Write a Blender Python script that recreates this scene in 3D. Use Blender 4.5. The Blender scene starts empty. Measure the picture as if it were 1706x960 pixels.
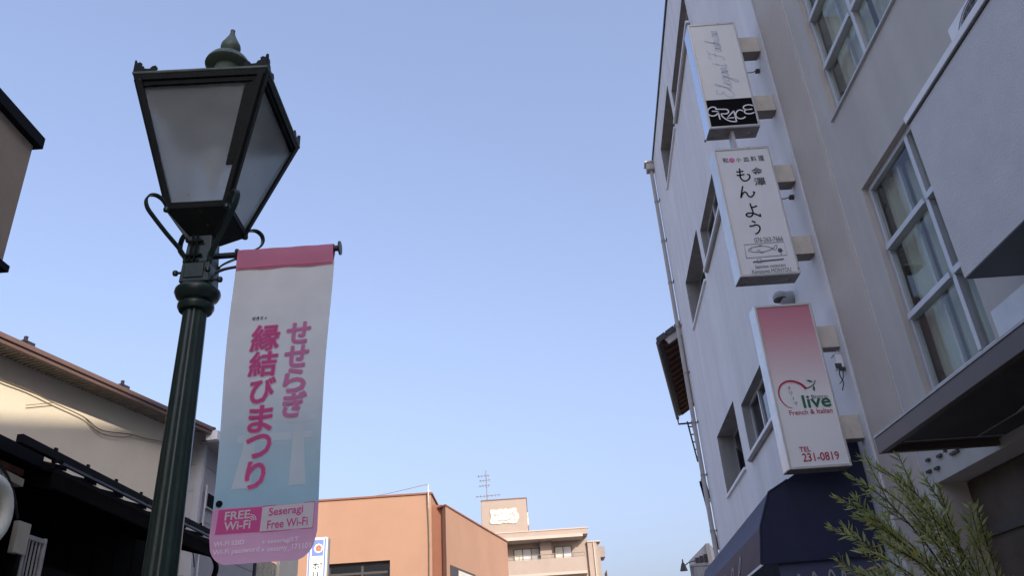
import bpy, bmesh, math, random
from mathutils import Vector, Matrix, Quaternion
random.seed(7)
R_ = math.radians
S = bpy.context.scene
COL = S.collection

# ------------------------------------------------------------------ camera, sky, sun
cam_d = bpy.data.cameras.new('camera'); cam = bpy.data.objects.new('camera', cam_d); COL.objects.link(cam)
upc = Vector((-0.1311, 1.9401, -1.0)).normalized()            # world up seen from the camera
fc = Vector((0, 0, -1)); fw = (fc - upc * fc.dot(upc)).normalized(); rt = fw.cross(upc)
M3 = Matrix((rt, fw, upc))                                     # camera -> world
cam.matrix_world = Matrix.Translation((0, 0, 1.6)) @ M3.to_4x4()
cam_d.sensor_width = 36; cam_d.lens = 28.17; cam_d.clip_start = 0.05; cam_d.clip_end = 2000
S.camera = cam
SUN_AZ, SUN_EL = 150.0, 25.0                                   # clockwise from +Y
w = bpy.data.worlds.new('World'); S.world = w; w.use_nodes = True
nt = w.node_tree; nt.nodes.clear()
sky = nt.nodes.new('ShaderNodeTexSky'); sky.sky_type = 'NISHITA'; sky.sun_disc = False
sky.sun_elevation = R_(SUN_EL); sky.sun_rotation = R_(SUN_AZ); sky.altitude = 0
sky.air_density = 1.0; sky.dust_density = 6.8; sky.ozone_density = 1.0
bg = nt.nodes.new('ShaderNodeBackground'); bg.inputs['Strength'].default_value = 0.15
wo = nt.nodes.new('ShaderNodeOutputWorld')
gm = nt.nodes.new('ShaderNodeGamma'); gm.inputs[1].default_value = 0.66          # milder contrast between zenith and horizon
tn = nt.nodes.new('ShaderNodeMix'); tn.data_type = 'RGBA'; tn.blend_type = 'MULTIPLY'; tn.inputs[0].default_value = 1.0
tn.inputs[7].default_value = (0.96, 1.0, 1.22, 1)
nt.links.new(sky.outputs[0], gm.inputs[0]); nt.links.new(gm.outputs[0], tn.inputs[6]); nt.links.new(tn.outputs[2], bg.inputs[0])
nt.links.new(bg.outputs[0], wo.inputs[0])
sd = bpy.data.lights.new('sun', 'SUN'); sd.energy = 2.0; sd.angle = R_(0.5); sd.color = (1.0, 0.87, 0.71)
sun = bpy.data.objects.new('sun', sd); COL.objects.link(sun)
tosun = Vector((math.sin(R_(SUN_AZ)) * math.cos(R_(SUN_EL)), math.cos(R_(SUN_AZ)) * math.cos(R_(SUN_EL)), math.sin(R_(SUN_EL))))
sun.rotation_euler = tosun.to_track_quat('Z', 'Y').to_euler(); sun.location = tosun * 60
vs = S.view_settings; vs.view_transform = 'Standard'; vs.look = 'None'; vs.gamma = 1; vs.use_curve_mapping = False
vs.exposure = 1.42

# ------------------------------------------------------------------ materials
def mat(name, col, rough=0.7, var=0.12, scale=6.0, bump=0.0, bscale=60.0, metal=0.0, streak=0.0, sscale=(7, 7, 0.35),
        spec=0.5, dirt=None, coat=0.0, stops=None, axis=2):
    m = bpy.data.materials.new(name); m.use_nodes = True
    n = m.node_tree; b = n.nodes['Principled BSDF']; L = n.links
    b.inputs['Roughness'].default_value = rough; b.inputs['Metallic'].default_value = metal
    b.inputs['Specular IOR Level'].default_value = spec
    if coat: b.inputs['Coat Weight'].default_value = coat
    tc = n.nodes.new('ShaderNodeTexCoord')
    if stops:                                                  # printed gradient along the object's own axis
        sx = n.nodes.new('ShaderNodeSeparateXYZ'); L.new(tc.outputs['Generated'], sx.inputs[0])
        cr = n.nodes.new('ShaderNodeValToRGB'); L.new(sx.outputs[axis], cr.inputs[0])
        e = cr.color_ramp.elements
        while len(e) < len(stops): e.new(0.5)
        for k, (p, c) in enumerate(stops): e[k].position = p; e[k].color = (*c, 1)
        base = cr.outputs[0]
    else:
        rg = n.nodes.new('ShaderNodeRGB'); rg.outputs[0].default_value = (*col, 1); base = rg.outputs[0]
    nz = n.nodes.new('ShaderNodeTexNoise'); nz.inputs['Scale'].default_value = scale; nz.inputs['Detail'].default_value = 6
    nz.inputs['Roughness'].default_value = 0.65
    L.new(tc.outputs['Object'], nz.inputs['Vector'])
    mr = n.nodes.new('ShaderNodeMapRange'); mr.inputs[1].default_value = 0.3; mr.inputs[2].default_value = 0.7
    mr.inputs[3].default_value = 1 - var; mr.inputs[4].default_value = 1 + var
    L.new(nz.outputs[0], mr.inputs[0]); fac = mr.outputs[0]
    if streak:
        mp = n.nodes.new('ShaderNodeMapping'); mp.inputs['Scale'].default_value = sscale
        L.new(tc.outputs['Object'], mp.inputs[0])
        n2 = n.nodes.new('ShaderNodeTexNoise'); n2.inputs['Scale'].default_value = 1.0; n2.inputs['Detail'].default_value = 5
        L.new(mp.outputs[0], n2.inputs['Vector'])
        m2 = n.nodes.new('ShaderNodeMapRange'); m2.inputs[1].default_value = 0.35; m2.inputs[2].default_value = 0.7
        m2.inputs[3].default_value = 1.0; m2.inputs[4].default_value = 1 - streak
        L.new(n2.outputs[0], m2.inputs[0])
        mu = n.nodes.new('ShaderNodeMath'); mu.operation = 'MULTIPLY'
        L.new(fac, mu.inputs[0]); L.new(m2.outputs[0], mu.inputs[1]); fac = mu.outputs[0]
    vm = n.nodes.new('ShaderNodeVectorMath'); vm.operation = 'SCALE'
    L.new(base, vm.inputs[0]); L.new(fac, vm.inputs['Scale'])
    out = vm.outputs[0]
    if dirt:                                                   # speckled dirt or rust with a shape of its own
        dc, thr, dsc = dirt
        n3 = n.nodes.new('ShaderNodeTexNoise'); n3.inputs['Scale'].default_value = dsc; n3.inputs['Detail'].default_value = 8
        L.new(tc.outputs['Object'], n3.inputs['Vector'])
        m3 = n.nodes.new('ShaderNodeMapRange'); m3.inputs[1].default_value = thr; m3.inputs[2].default_value = thr + 0.1
        L.new(n3.outputs[0], m3.inputs[0])
        mx = n.nodes.new('ShaderNodeMix'); mx.data_type = 'RGBA'
        L.new(m3.outputs[0], mx.inputs[0]); L.new(out, mx.inputs[6]); mx.inputs[7].default_value = (*dc, 1)
        out = mx.outputs[2]
    L.new(out, b.inputs['Base Color'])
    if bump:
        nb = n.nodes.new('ShaderNodeTexNoise'); nb.inputs['Scale'].default_value = bscale; nb.inputs['Detail'].default_value = 4
        L.new(tc.outputs['Object'], nb.inputs['Vector'])
        bp = n.nodes.new('ShaderNodeBump'); bp.inputs['Strength'].default_value = bump; bp.inputs['Distance'].default_value = 0.02
        L.new(nb.outputs[0], bp.inputs['Height']); L.new(bp.outputs[0], b.inputs['Normal'])
    return m

def glass(name, tint=(0.95, 0.97, 0.95), refl=0.0, rough=0.02):
    m = bpy.data.materials.new(name); m.use_nodes = True
    n = m.node_tree; n.nodes.clear(); L = n.links
    o = n.nodes.new('ShaderNodeOutputMaterial'); t = n.nodes.new('ShaderNodeBsdfTransparent'); t.inputs[0].default_value = (*tint, 1)
    g = n.nodes.new('ShaderNodeBsdfGlossy'); g.inputs['Roughness'].default_value = rough; g.inputs[0].default_value = (0.95, 0.97, 1, 1)
    lw = n.nodes.new('ShaderNodeFresnel'); lw.inputs[0].default_value = 1.42
    ad = n.nodes.new('ShaderNodeMath'); ad.operation = 'ADD'; ad.inputs[1].default_value = refl; ad.use_clamp = True
    tc = n.nodes.new('ShaderNodeTexCoord'); nz = n.nodes.new('ShaderNodeTexNoise'); nz.inputs['Scale'].default_value = 1.3
    bp = n.nodes.new('ShaderNodeBump'); bp.inputs['Strength'].default_value = 0.03; bp.inputs['Distance'].default_value = 0.05
    L.new(tc.outputs['Object'], nz.inputs['Vector']); L.new(nz.outputs[0], bp.inputs['Height']); L.new(bp.outputs[0], g.inputs['Normal'])
    mx = n.nodes.new('ShaderNodeMixShader'); L.new(lw.outputs[0], ad.inputs[0]); gm_ = n.nodes.new('ShaderNodeNewGeometry'); fb = n.nodes.new('ShaderNodeMath'); fb.operation = 'SUBTRACT'; fb.inputs[0].default_value = 1.0
    L.new(gm_.outputs['Backfacing'], fb.inputs[1]); pr_ = n.nodes.new('ShaderNodeMath'); pr_.operation = 'MULTIPLY'; L.new(ad.outputs[0], pr_.inputs[0]); L.new(fb.outputs[0], pr_.inputs[1])
    L.new(pr_.outputs[0], mx.inputs[0])
    L.new(t.outputs[0], mx.inputs[1]); L.new(g.outputs[0], mx.inputs[2]); L.new(mx.outputs[0], o.inputs[0])
    return m

def translucent(name, col, trans=0.5, rough=0.4, dirt=None, var=0.1, scale=5, stops=None, spec=True, axis=2):
    m = bpy.data.materials.new(name); m.use_nodes = True
    n = m.node_tree; n.nodes.clear(); L = n.links
    o = n.nodes.new('ShaderNodeOutputMaterial'); d = n.nodes.new('ShaderNodeBsdfDiffuse'); t = n.nodes.new('ShaderNodeBsdfTranslucent')
    tc = n.nodes.new('ShaderNodeTexCoord'); nz = n.nodes.new('ShaderNodeTexNoise'); nz.inputs['Scale'].default_value = scale; nz.inputs['Detail'].default_value = 7
    L.new(tc.outputs['Object'], nz.inputs['Vector'])
    mr = n.nodes.new('ShaderNodeMapRange'); mr.inputs[1].default_value = 0.3; mr.inputs[2].default_value = 0.7
    mr.inputs[3].default_value = 1 - var; mr.inputs[4].default_value = 1 + var; L.new(nz.outputs[0], mr.inputs[0])
    vm = n.nodes.new('ShaderNodeVectorMath'); vm.operation = 'SCALE'; vm.inputs[0].default_value = col; L.new(mr.outputs[0], vm.inputs['Scale'])
    if stops:
        sx = n.nodes.new('ShaderNodeSeparateXYZ'); L.new(tc.outputs['Generated'], sx.inputs[0])
        cr = n.nodes.new('ShaderNodeValToRGB'); L.new(sx.outputs[axis], cr.inputs[0]); e = cr.color_ramp.elements
        while len(e) < len(stops): e.new(0.5)
        for k, (p, c) in enumerate(stops): e[k].position = p; e[k].color = (*c, 1)
        L.new(cr.outputs[0], vm.inputs[0])
    c = vm.outputs[0]
    if dirt:
        n3 = n.nodes.new('ShaderNodeTexNoise'); n3.inputs['Scale'].default_value = dirt[2]; n3.inputs['Detail'].default_value = 9
        L.new(tc.outputs['Object'], n3.inputs['Vector'])
        m3 = n.nodes.new('ShaderNodeMapRange'); m3.inputs[1].default_value = dirt[1]; m3.inputs[2].default_value = dirt[1] + 0.08
        L.new(n3.outputs[0], m3.inputs[0]); mx = n.nodes.new('ShaderNodeMix'); mx.data_type = 'RGBA'
        L.new(m3.outputs[0], mx.inputs[0]); L.new(c, mx.inputs[6]); mx.inputs[7].default_value = (*dirt[0], 1); c = mx.outputs[2]
    L.new(c, d.inputs[0]); L.new(c, t.inputs[0])
    a = n.nodes.new('ShaderNodeMixShader'); a.inputs[0].default_value = trans; L.new(d.outputs[0], a.inputs[1]); L.new(t.outputs[0], a.inputs[2])
    if spec:
        g = n.nodes.new('ShaderNodeBsdfGlossy'); g.inputs['Roughness'].default_value = rough
        b = n.nodes.new('ShaderNodeMixShader'); b.inputs[0].default_value = 0.06; L.new(a.outputs[0], b.inputs[1]); L.new(g.outputs[0], b.inputs[2])
        L.new(b.outputs[0], o.inputs[0])
    else: L.new(a.outputs[0], o.inputs[0])
    return m

K = {}
K['lamp_green'] = mat('lamp_green', (0.012, 0.030, 0.026), 0.32, 0.25, 9, 0.06, 40, dirt=((0.05, 0.045, 0.035), 0.66, 30))
K['lamp_dusty'] = mat('lamp_dusty', (0.085, 0.115, 0.09), 0.5, 0.35, 12, 0.08, 50, dirt=((0.04, 0.05, 0.04), 0.62, 18))
K['lamp_frame'] = mat('lamp_frame', (0.006, 0.008, 0.008), 0.5, 0.3, 20, 0.15, 90, dirt=((0.07, 0.06, 0.05), 0.68, 45), spec=0.18)
K['frost'] = translucent('frosted_glass', (0.92, 0.95, 0.96), 0.80, 0.35, ((0.10, 0.09, 0.07), 0.68, 26), 0.12, 6)
n_f = K['frost'].node_tree; o_f = [n for n in n_f.nodes if n.type == 'OUTPUT_MATERIAL'][0]; src_f = o_f.inputs[0].links[0].from_socket
gl_f = n_f.nodes.new('ShaderNodeBsdfRefraction'); gl_f.inputs['Roughness'].default_value = 0.33; gl_f.inputs['IOR'].default_value = 1.4; gl_f.inputs[0].default_value = (0.93, 0.96, 0.96, 1)
mx_f = n_f.nodes.new('ShaderNodeMixShader'); mx_f.inputs[0].default_value = 0.55
n_f.links.new(src_f, mx_f.inputs[1]); n_f.links.new(gl_f.outputs[0], mx_f.inputs[2]); n_f.links.new(mx_f.outputs[0], o_f.inputs[0])
K['steel_dark'] = mat('dark_steel', (0.018, 0.022, 0.035), 0.35, 0.2, 12)
K['zinc'] = mat('zinc', (0.35, 0.36, 0.38), 0.4, 0.15, 15, metal=0.7)
K['plaster_grey'] = mat('grey_plaster', (0.55, 0.525, 0.49), 0.85, 0.05, 2.0, 0.06, 120, streak=0.13, sscale=(2.2, 2.2, 0.1))
K['plaster_beige'] = mat('beige_plaster', (0.54, 0.49, 0.44), 0.85, 0.05, 2.0, 0.06, 120, streak=0.06, sscale=(2, 2, 0.1))
K['stucco'] = mat('stucco', (0.60, 0.60, 0.61), 0.9, 0.05, 5, 0.28, 85)
K['alu'] = mat('aluminium', (0.54, 0.55, 0.57), 0.42, 0.05, 8, metal=0.35)
K['alu_dull'] = mat('dull_aluminium', (0.45, 0.45, 0.46), 0.5, 0.12, 8, metal=0.3, streak=0.2, sscale=(9, 9, 1))
K['coping_white'] = mat('white_coping', (0.80, 0.80, 0.82), 0.5, 0.05, 5)
K['brown_metal'] = mat('brown_metal', (0.075, 0.060, 0.055), 0.45, 0.12, 3, 0.05, 30)
K['brown_wall'] = mat('brown_wall', (0.10, 0.075, 0.055), 0.7, 0.3, 2.5, 0.1, 40)
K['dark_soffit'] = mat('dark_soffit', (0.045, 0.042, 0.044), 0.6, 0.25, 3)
K['tile_white'] = mat('white_wall_tile', (0.66, 0.69, 0.72), 0.35, 0.10, 2.2)
K['glass'] = glass('window_glass')
K['glass_dark'] = glass('dark_window_glass', (0.62, 0.64, 0.67), 0.0)
K['curtain'] = mat('curtain', (0.55, 0.53, 0.48), 0.9, 0.1, 3)
K['added_curtain'] = mat('added_curtain', (0.42, 0.43, 0.36), 0.95, 0.12, 2)
K['room'] = mat('room_wall', (0.52, 0.52, 0.46), 0.9, 0.15, 1.0)
K['grace_wall'] = mat('white_office_wall', (0.80, 0.795, 0.81), 0.85, 0.05, 1.2, 0.08, 90, streak=0.13, sscale=(2.5, 2.5, 0.10))
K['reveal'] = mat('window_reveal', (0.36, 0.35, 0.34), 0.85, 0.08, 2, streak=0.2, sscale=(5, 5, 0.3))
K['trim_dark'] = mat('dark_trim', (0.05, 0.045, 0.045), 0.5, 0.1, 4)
K['pipe_grey'] = mat('grey_downpipe', (0.42, 0.39, 0.37), 0.5, 0.08, 4)
K['sign_white'] = mat('white_sign_face', (0.87, 0.86, 0.84), 0.3, 0.03, 2, coat=0.2)
K['sign_white_cool'] = mat('cool_white_sign_face', (0.80, 0.805, 0.82), 0.3, 0.04, 2, coat=0.2)
K['sign_red'] = mat('red_fade_sign_face', (1, 1, 1), 0.3, 0.02, 2, coat=0.2,
    stops=[(0.0, (0.80, 0.81, 0.81)), (0.42, (0.80, 0.785, 0.78)), (0.62, (0.70, 0.54, 0.56)), (0.86, (0.62, 0.28, 0.33)), (1.0, (0.54, 0.19, 0.25))])
K['cab_steel'] = mat('stainless_cabinet', (0.62, 0.61, 0.60), 0.38, 0.1, 5, metal=0.75, dirt=((0.22, 0.13, 0.07), 0.70, 5))
K['cab_gloss'] = mat('sky_tinted_cabinet_side', (0.62, 0.66, 0.74), 0.16, 0.03, 5, metal=0.9)  # blue tint puts the sky's reflection into the side panel colour
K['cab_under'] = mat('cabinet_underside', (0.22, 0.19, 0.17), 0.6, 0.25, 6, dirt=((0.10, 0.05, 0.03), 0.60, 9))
K['bracket_cream'] = mat('cream_bracket', (0.60, 0.55, 0.47), 0.5, 0.12, 5, dirt=((0.30, 0.22, 0.15), 0.66, 9))
K['ink_black'] = mat('black_ink', (0.010, 0.010, 0.012), 0.8, 0.0, spec=0.04)
K['ink_grey'] = mat('grey_ink', (0.10, 0.10, 0.11), 0.4, 0.0)
K['ink_pink'] = mat('pink_ink', (0.75, 0.16, 0.36), 0.5, 0.03)
K['ink_red'] = mat('red_ink', (0.42, 0.02, 0.06), 0.4, 0.0)
K['ink_green'] = mat('green_ink', (0.02, 0.13, 0.07), 0.4, 0.0)
K['ink_paleblue'] = mat('pale_blue_ink', (0.54, 0.64, 0.78), 0.4, 0.08, 20)
K['ink_white'] = mat('white_ink', (0.85, 0.85, 0.86), 0.4, 0.0)
K['navy'] = mat('navy_canvas', (0.011, 0.016, 0.050), 0.75, 0.15, 3, 0.12, 90)
K['navy_side'] = mat('light_tinted_navy_canvas', (0.055, 0.066, 0.125), 0.75, 0.12, 3, 0.1, 90)  # bluish light on the awning slope is mixed into this navy
K['navy_valance'] = mat('plum_canvas', (0.085, 0.055, 0.075), 0.75, 0.12, 3, 0.1, 90)
K['banner'] = translucent('banner_cloth', (1, 1, 1), 0.30, 0.6, None, 0.05, 7, spec=False,
    stops=[(0.0, (0.80, 0.50, 0.70)), (0.166, (0.72, 0.38, 0.58)), (0.168, (0.38, 0.62, 0.74)), (0.36, (0.50, 0.67, 0.75)), (0.55, (0.78, 0.84, 0.87)), (1.0, (0.87, 0.88, 0.86))])
K['banner_pink'] = translucent('pink_sleeve_cloth', (0.72, 0.28, 0.42), 0.25, 0.6, None, 0.06, 6, spec=False)
K['print_magenta'] = translucent('magenta_print', (0.66, 0.12, 0.34), 0.2, 0.6, None, 0.04, 8, spec=False)
K['print_lilac'] = translucent('lilac_print', (0.66, 0.25, 0.50), 0.2, 0.6, None, 0.04, 8, spec=False)
K['print_outline'] = translucent('pale_pink_print', (0.74, 0.48, 0.60), 0.25, 0.6, None, 0.04, 8, spec=False)
K['print_white'] = translucent('white_print', (0.74, 0.74, 0.77), 0.3, 0.6, None, 0.03, 8, spec=False)
K['print_haze'] = translucent('faint_white_print', (0.68, 0.78, 0.84), 0.3, 0.6, None, 0.03, 8, spec=False)
K['print_faint_pink'] = translucent('faint_pink_print', (0.92, 0.84, 0.92), 0.3, 0.6, None, 0.03, 8, spec=False)
K['beige_wall'] = mat('beige_house_wall', (0.84, 0.755, 0.60), 0.85, 0.05, 1.0, 0.15, 30, streak=0.06, sscale=(2, 2, 0.4))
K['brown_gutter'] = mat('brown_gutter', (0.17, 0.11, 0.095), 0.4, 0.1, 4)
K['rib_sheet'] = mat('ribbed_sheet', (0.40, 0.36, 0.30), 0.6, 0.15, 5)
K['roof_black'] = mat('black_roof', (0.010, 0.010, 0.014), 0.7, 0.2, 8, spec=0.10)
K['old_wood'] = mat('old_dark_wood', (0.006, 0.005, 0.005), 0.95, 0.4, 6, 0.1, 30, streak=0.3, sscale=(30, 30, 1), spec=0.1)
K['old_wood_red'] = mat('reddish_wood', (0.16, 0.06, 0.04), 0.8, 0.4, 8, 0.1, 30)
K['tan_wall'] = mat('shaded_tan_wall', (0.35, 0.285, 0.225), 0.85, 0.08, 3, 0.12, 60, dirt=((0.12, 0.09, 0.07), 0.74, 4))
K['siding_white'] = mat('white_siding', (0.52, 0.53, 0.57), 0.6, 0.06, 4)
K['siding_pink'] = mat('grey_siding', (0.36, 0.345, 0.355), 0.7, 0.06, 4)
K['rough_cast'] = mat('rough_cast', (0.50, 0.46, 0.36), 0.9, 0.35, 14, 1.0, 22)
K['orange'] = mat('orange_render', (0.375, 0.22, 0.148), 0.85, 0.06, 0.6, 0.10, 25, streak=0.05, sscale=(0.9, 0.9, 0.1))
K['orange_dark'] = mat('rust_render', (0.22, 0.09, 0.055), 0.8, 0.08, 1)
K['apt_tile'] = mat('pink_apartment_wall', (0.345, 0.28, 0.24), 0.8, 0.05, 0.8, streak=0.05, sscale=(0.6, 0.6, 0.08))
K['apt_slab'] = mat('pale_slab', (0.45, 0.38, 0.33), 0.8, 0.06, 0.8)
K['cream_plate'] = mat('cream_plate', (0.62, 0.57, 0.48), 0.7, 0.03, 3)
K['rail_grey'] = mat('grey_rail', (0.22, 0.19, 0.19), 0.5, 0.1, 3)
K['kawara'] = mat('roof_tile', (0.032, 0.031, 0.040), 0.5, 0.25, 5)
K['eave_white'] = mat('pale_eave_board', (0.48, 0.43, 0.42), 0.7, 0.1, 4)
K['eave_wood'] = mat('eave_wood', (0.13, 0.065, 0.04), 0.75, 0.25, 6)
K['far_white'] = mat('far_white_wall', (0.55, 0.55, 0.56), 0.8, 0.08, 1.5)
K['asphalt'] = mat('street_paving', (0.30, 0.285, 0.26), 0.9, 0.2, 3, 0.3, 80)
K['paving'] = mat('paving', (0.30, 0.28, 0.25), 0.85, 0.12, 3, 0.2, 40)
K['earth'] = mat('ground', (0.16, 0.15, 0.13), 0.95, 0.2, 0.5)
K['leaf'] = translucent('leaf', (0.36, 0.41, 0.14), 0.5, 0.4, None, 0.35, 9)
K['leaf_yellow'] = translucent('leaf_yellow', (0.42, 0.34, 0.08), 0.45, 0.4, None, 0.3, 9)
K['stem'] = mat('stem', (0.07, 0.055, 0.03), 0.8, 0.2, 10)
K['hose'] = mat('ivory_duct', (0.62, 0.64, 0.58), 0.5, 0.08, 6)
K['ivory_board'] = mat('ivory_board', (0.45, 0.42, 0.34), 0.7, 0.1, 5)
K['rack'] = mat('painted_rack', (0.34, 0.33, 0.33), 0.6, 0.15, 9)
K['mauve'] = mat('mauve_column', (0.36, 0.30, 0.33), 0.7, 0.1, 4, streak=0.2, sscale=(12, 12, 0.6))
K['blue_ink'] = mat('blue_ink', (0.17, 0.25, 0.62), 0.4, 0.0)
K['orange_ink'] = mat('orange_ink', (0.75, 0.25, 0.15), 0.4, 0.0)
K['cable'] = mat('black_cable', (0.03, 0.028, 0.026), 0.6, 0.0)
K['cable_tan'] = mat('dusty_cable', (0.24, 0.19, 0.14), 0.7, 0.1)

# ------------------------------------------------------------------ mesh helpers
class MB:
    def __init__(s): s.v = []; s.f = []
    def add(s, vs, fs):
        o = len(s.v); s.v += [tuple(v) for v in vs]; s.f += [tuple(i + o for i in f) for f in fs]; return s
    def quad(s, a, b, c, d): return s.add([a, b, c, d], [(0, 1, 2, 3)])
    def box(s, x0, x1, y0, y1, z0, z1):
        return s.add([(x0, y0, z0), (x1, y0, z0), (x1, y1, z0), (x0, y1, z0), (x0, y0, z1), (x1, y0, z1), (x1, y1, z1), (x0, y1, z1)],
                     [(0, 3, 2, 1), (4, 5, 6, 7), (0, 1, 5, 4), (1, 2, 6, 5), (2, 3, 7, 6), (3, 0, 4, 7)])
    def obox(s, o, ax, ay, az):                                # box from corner o along three edge vectors
        o, ax, ay, az = map(Vector, (o, ax, ay, az))
        p = [o, o + ax, o + ax + ay, o + ay]; p += [q + az for q in p]
        return s.add(p, [(0, 3, 2, 1), (4, 5, 6, 7), (0, 1, 5, 4), (1, 2, 6, 5), (2, 3, 7, 6), (3, 0, 4, 7)])
    def prism(s, poly, ext):
        n = len(poly); ext = Vector(ext); a = [Vector(p) for p in poly]; b = [p + ext for p in a]
        return s.add(a + b, [tuple(range(n))[::-1], tuple(range(n, 2 * n))] + [(i, (i + 1) % n, (i + 1) % n + n, i + n) for i in range(n)])
    def tube(s, pts, r, n=8, cap=True):
        pts = [Vector(p) for p in pts]; rs = r if isinstance(r, (list, tuple)) else [r] * len(pts); o = len(s.v); nrm = None
        for i, p in enumerate(pts):
            t = (pts[min(i + 1, len(pts) - 1)] - pts[max(i - 1, 0)]).normalized()
            if nrm is None:
                nrm = t.orthogonal().normalized()
            nrm = (nrm - t * nrm.dot(t)).normalized(); bn = t.cross(nrm)
            for k in range(n):
                a = 2 * math.pi * k / n; s.v.append(tuple(p + (nrm * math.cos(a) + bn * math.sin(a)) * rs[i]))
        for i in range(len(pts) - 1):
            for k in range(n):
                s.f.append((o + i * n + k, o + i * n + (k + 1) % n, o + (i + 1) * n + (k + 1) % n, o + (i + 1) * n + k))
        if cap:
            s.f.append(tuple(o + k for k in range(n))[::-1]); s.f.append(tuple(o + (len(pts) - 1) * n + k for k in range(n)))
        return s
    def strap(s, pts, wd, th, side):                           # flat bar bent along pts; side = width direction
        pts = [Vector(p) for p in pts]; side = Vector(side).normalized(); o = len(s.v)
        for i, p in enumerate(pts):
            t = (pts[min(i + 1, len(pts) - 1)] - pts[max(i - 1, 0)]).normalized(); nn = t.cross(side).normalized()
            for a, b in ((-1, -1), (1, -1), (1, 1), (-1, 1)): s.v.append(tuple(p + side * a * wd / 2 + nn * b * th / 2))
        for i in range(len(pts) - 1):
            for k in range(4): s.f.append((o + i * 4 + k, o + i * 4 + (k + 1) % 4, o + i * 4 + 4 + (k + 1) % 4, o + i * 4 + 4 + k))
        s.f.append((o + 3, o + 2, o + 1, o)); e = o + (len(pts) - 1) * 4; s.f.append((e, e + 1, e + 2, e + 3)); return s
    def lathe(s, prof, c=(0, 0, 0), n=24, flute=0.0, nf=8):
        o = len(s.v); c = Vector(c)
        for r, z in prof:
            for k in range(n):
                a = 2 * math.pi * k / n; rr = r * (1 + flute * math.cos(nf * a)); s.v.append((c.x + rr * math.cos(a), c.y + rr * math.sin(a), c.z + z))
        for i in range(len(prof) - 1):
            for k in range(n):
                s.f.append((o + i * n + k, o + i * n + (k + 1) % n, o + (i + 1) * n + (k + 1) % n, o + (i + 1) * n + k))
        s.f.append(tuple(o + k for k in range(n))[::-1]); s.f.append(tuple(o + (len(prof) - 1) * n + k for k in range(n)))
        return s
    def frustum(s, h0, z0, h1, z1, c):
        x, y = c
        return s.add([(x - h0, y - h0, z0), (x + h0, y - h0, z0), (x + h0, y + h0, z0), (x - h0, y + h0, z0),
                      (x - h1, y - h1, z1), (x + h1, y - h1, z1), (x + h1, y + h1, z1), (x - h1, y + h1, z1)],
                     [(0, 3, 2, 1), (4, 5, 6, 7), (0, 1, 5, 4), (1, 2, 6, 5), (2, 3, 7, 6), (3, 0, 4, 7)])
    def build(s, name, m, parent=None, smooth=False, bevel=0.0, kind=None, label=None, fixn=True):
        me = bpy.data.meshes.new(name); me.from_pydata(s.v, [], s.f); me.update()
        if fixn:
            bm = bmesh.new(); bm.from_mesh(me); bmesh.ops.recalc_face_normals(bm, faces=bm.faces); bm.to_mesh(me); bm.free()
        if smooth:
            me.shade_smooth()
            try: me.set_sharp_from_angle(angle=R_(38))
            except Exception: pass
        for mm in (m if isinstance(m, (list, tuple)) else [m]): me.materials.append(mm)
        o = bpy.data.objects.new(name, me); COL.objects.link(o)
        if parent: o.parent = parent
        if bevel:
            b = o.modifiers.new('bevel', 'BEVEL'); b.width = bevel; b.segments = 2; b.limit_method = 'ANGLE'
        if kind: o['kind'] = kind
        if label: o['label'] = label
        return o

def empty(name, label, cat, group=None):
    o = bpy.data.objects.new(name, None); COL.objects.link(o); o.empty_display_size = 0.1
    o['label'] = label; o['category'] = cat
    if group: o['group'] = group
    return o
def tag(o, label, cat, group=None):
    o['label'] = label; o['category'] = cat
    if group: o['group'] = group
    return o

def smooth_path(pts, n=6):
    P = [Vector(p) for p in pts]; out = []
    for i in range(len(P) - 1):
        a, b, c, d = P[max(i - 1, 0)], P[i], P[i + 1], P[min(i + 2, len(P) - 1)]
        for k in range(n):
            t = k / n
            out.append(0.5 * ((2 * b) + (c - a) * t + (2 * a - 5 * b + 4 * c - d) * t * t + (3 * b - a - 3 * c + d) * t ** 3))
    out.append(P[-1]); return out

class Plane:
    """a writing plane: point o, right vector r, up vector u, outward normal n"""
    def __init__(s, o, r, u):
        s.o, s.r, s.u = Vector(o), Vector(r).normalized(), Vector(u).normalized(); s.n = s.r.cross(s.u)
    def p(s, x, y, d=0.0): return s.o + s.r * x + s.u * y + s.n * d

def stroke(mb, pl, pts, wd, d=0.0, smooth=True, n=6, taper=None):
    pts = [Vector((p[0], p[1], 0)) for p in pts]
    if smooth and len(pts) > 2: pts = smooth_path(pts, n)
    L = []; N = len(pts)
    for i, p in enumerate(pts):
        t = (pts[min(i + 1, N - 1)] - pts[max(i - 1, 0)])
        if t.length < 1e-9: t = Vector((1, 0, 0))
        t.normalize(); nn = Vector((-t.y, t.x, 0)); ww = wd
        if taper: ww = wd * (taper[0] + (taper[1] - taper[0]) * i / (N - 1))
        L.append((p + nn * ww / 2, p - nn * ww / 2))
    o = len(mb.v)
    for a, b in L: mb.v += [tuple(pl.p(a.x, a.y, d)), tuple(pl.p(b.x, b.y, d))]
    for i in range(N - 1): mb.f.append((o + 2 * i, o + 2 * i + 1, o + 2 * i + 3, o + 2 * i + 2))
def disc(mb, pl, cx, cy, r, d=0.0, n=20, ry=None):
    ry = ry or r
    mb.add([pl.p(cx + r * math.cos(2 * math.pi * k / n), cy + ry * math.sin(2 * math.pi * k / n), d) for k in range(n)], [tuple(range(n))])
def rect(mb, pl, x0, x1, y0, y1, d=0.0): mb.quad(pl.p(x0, y0, d), pl.p(x1, y0, d), pl.p(x1, y1, d), pl.p(x0, y1, d))

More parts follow.
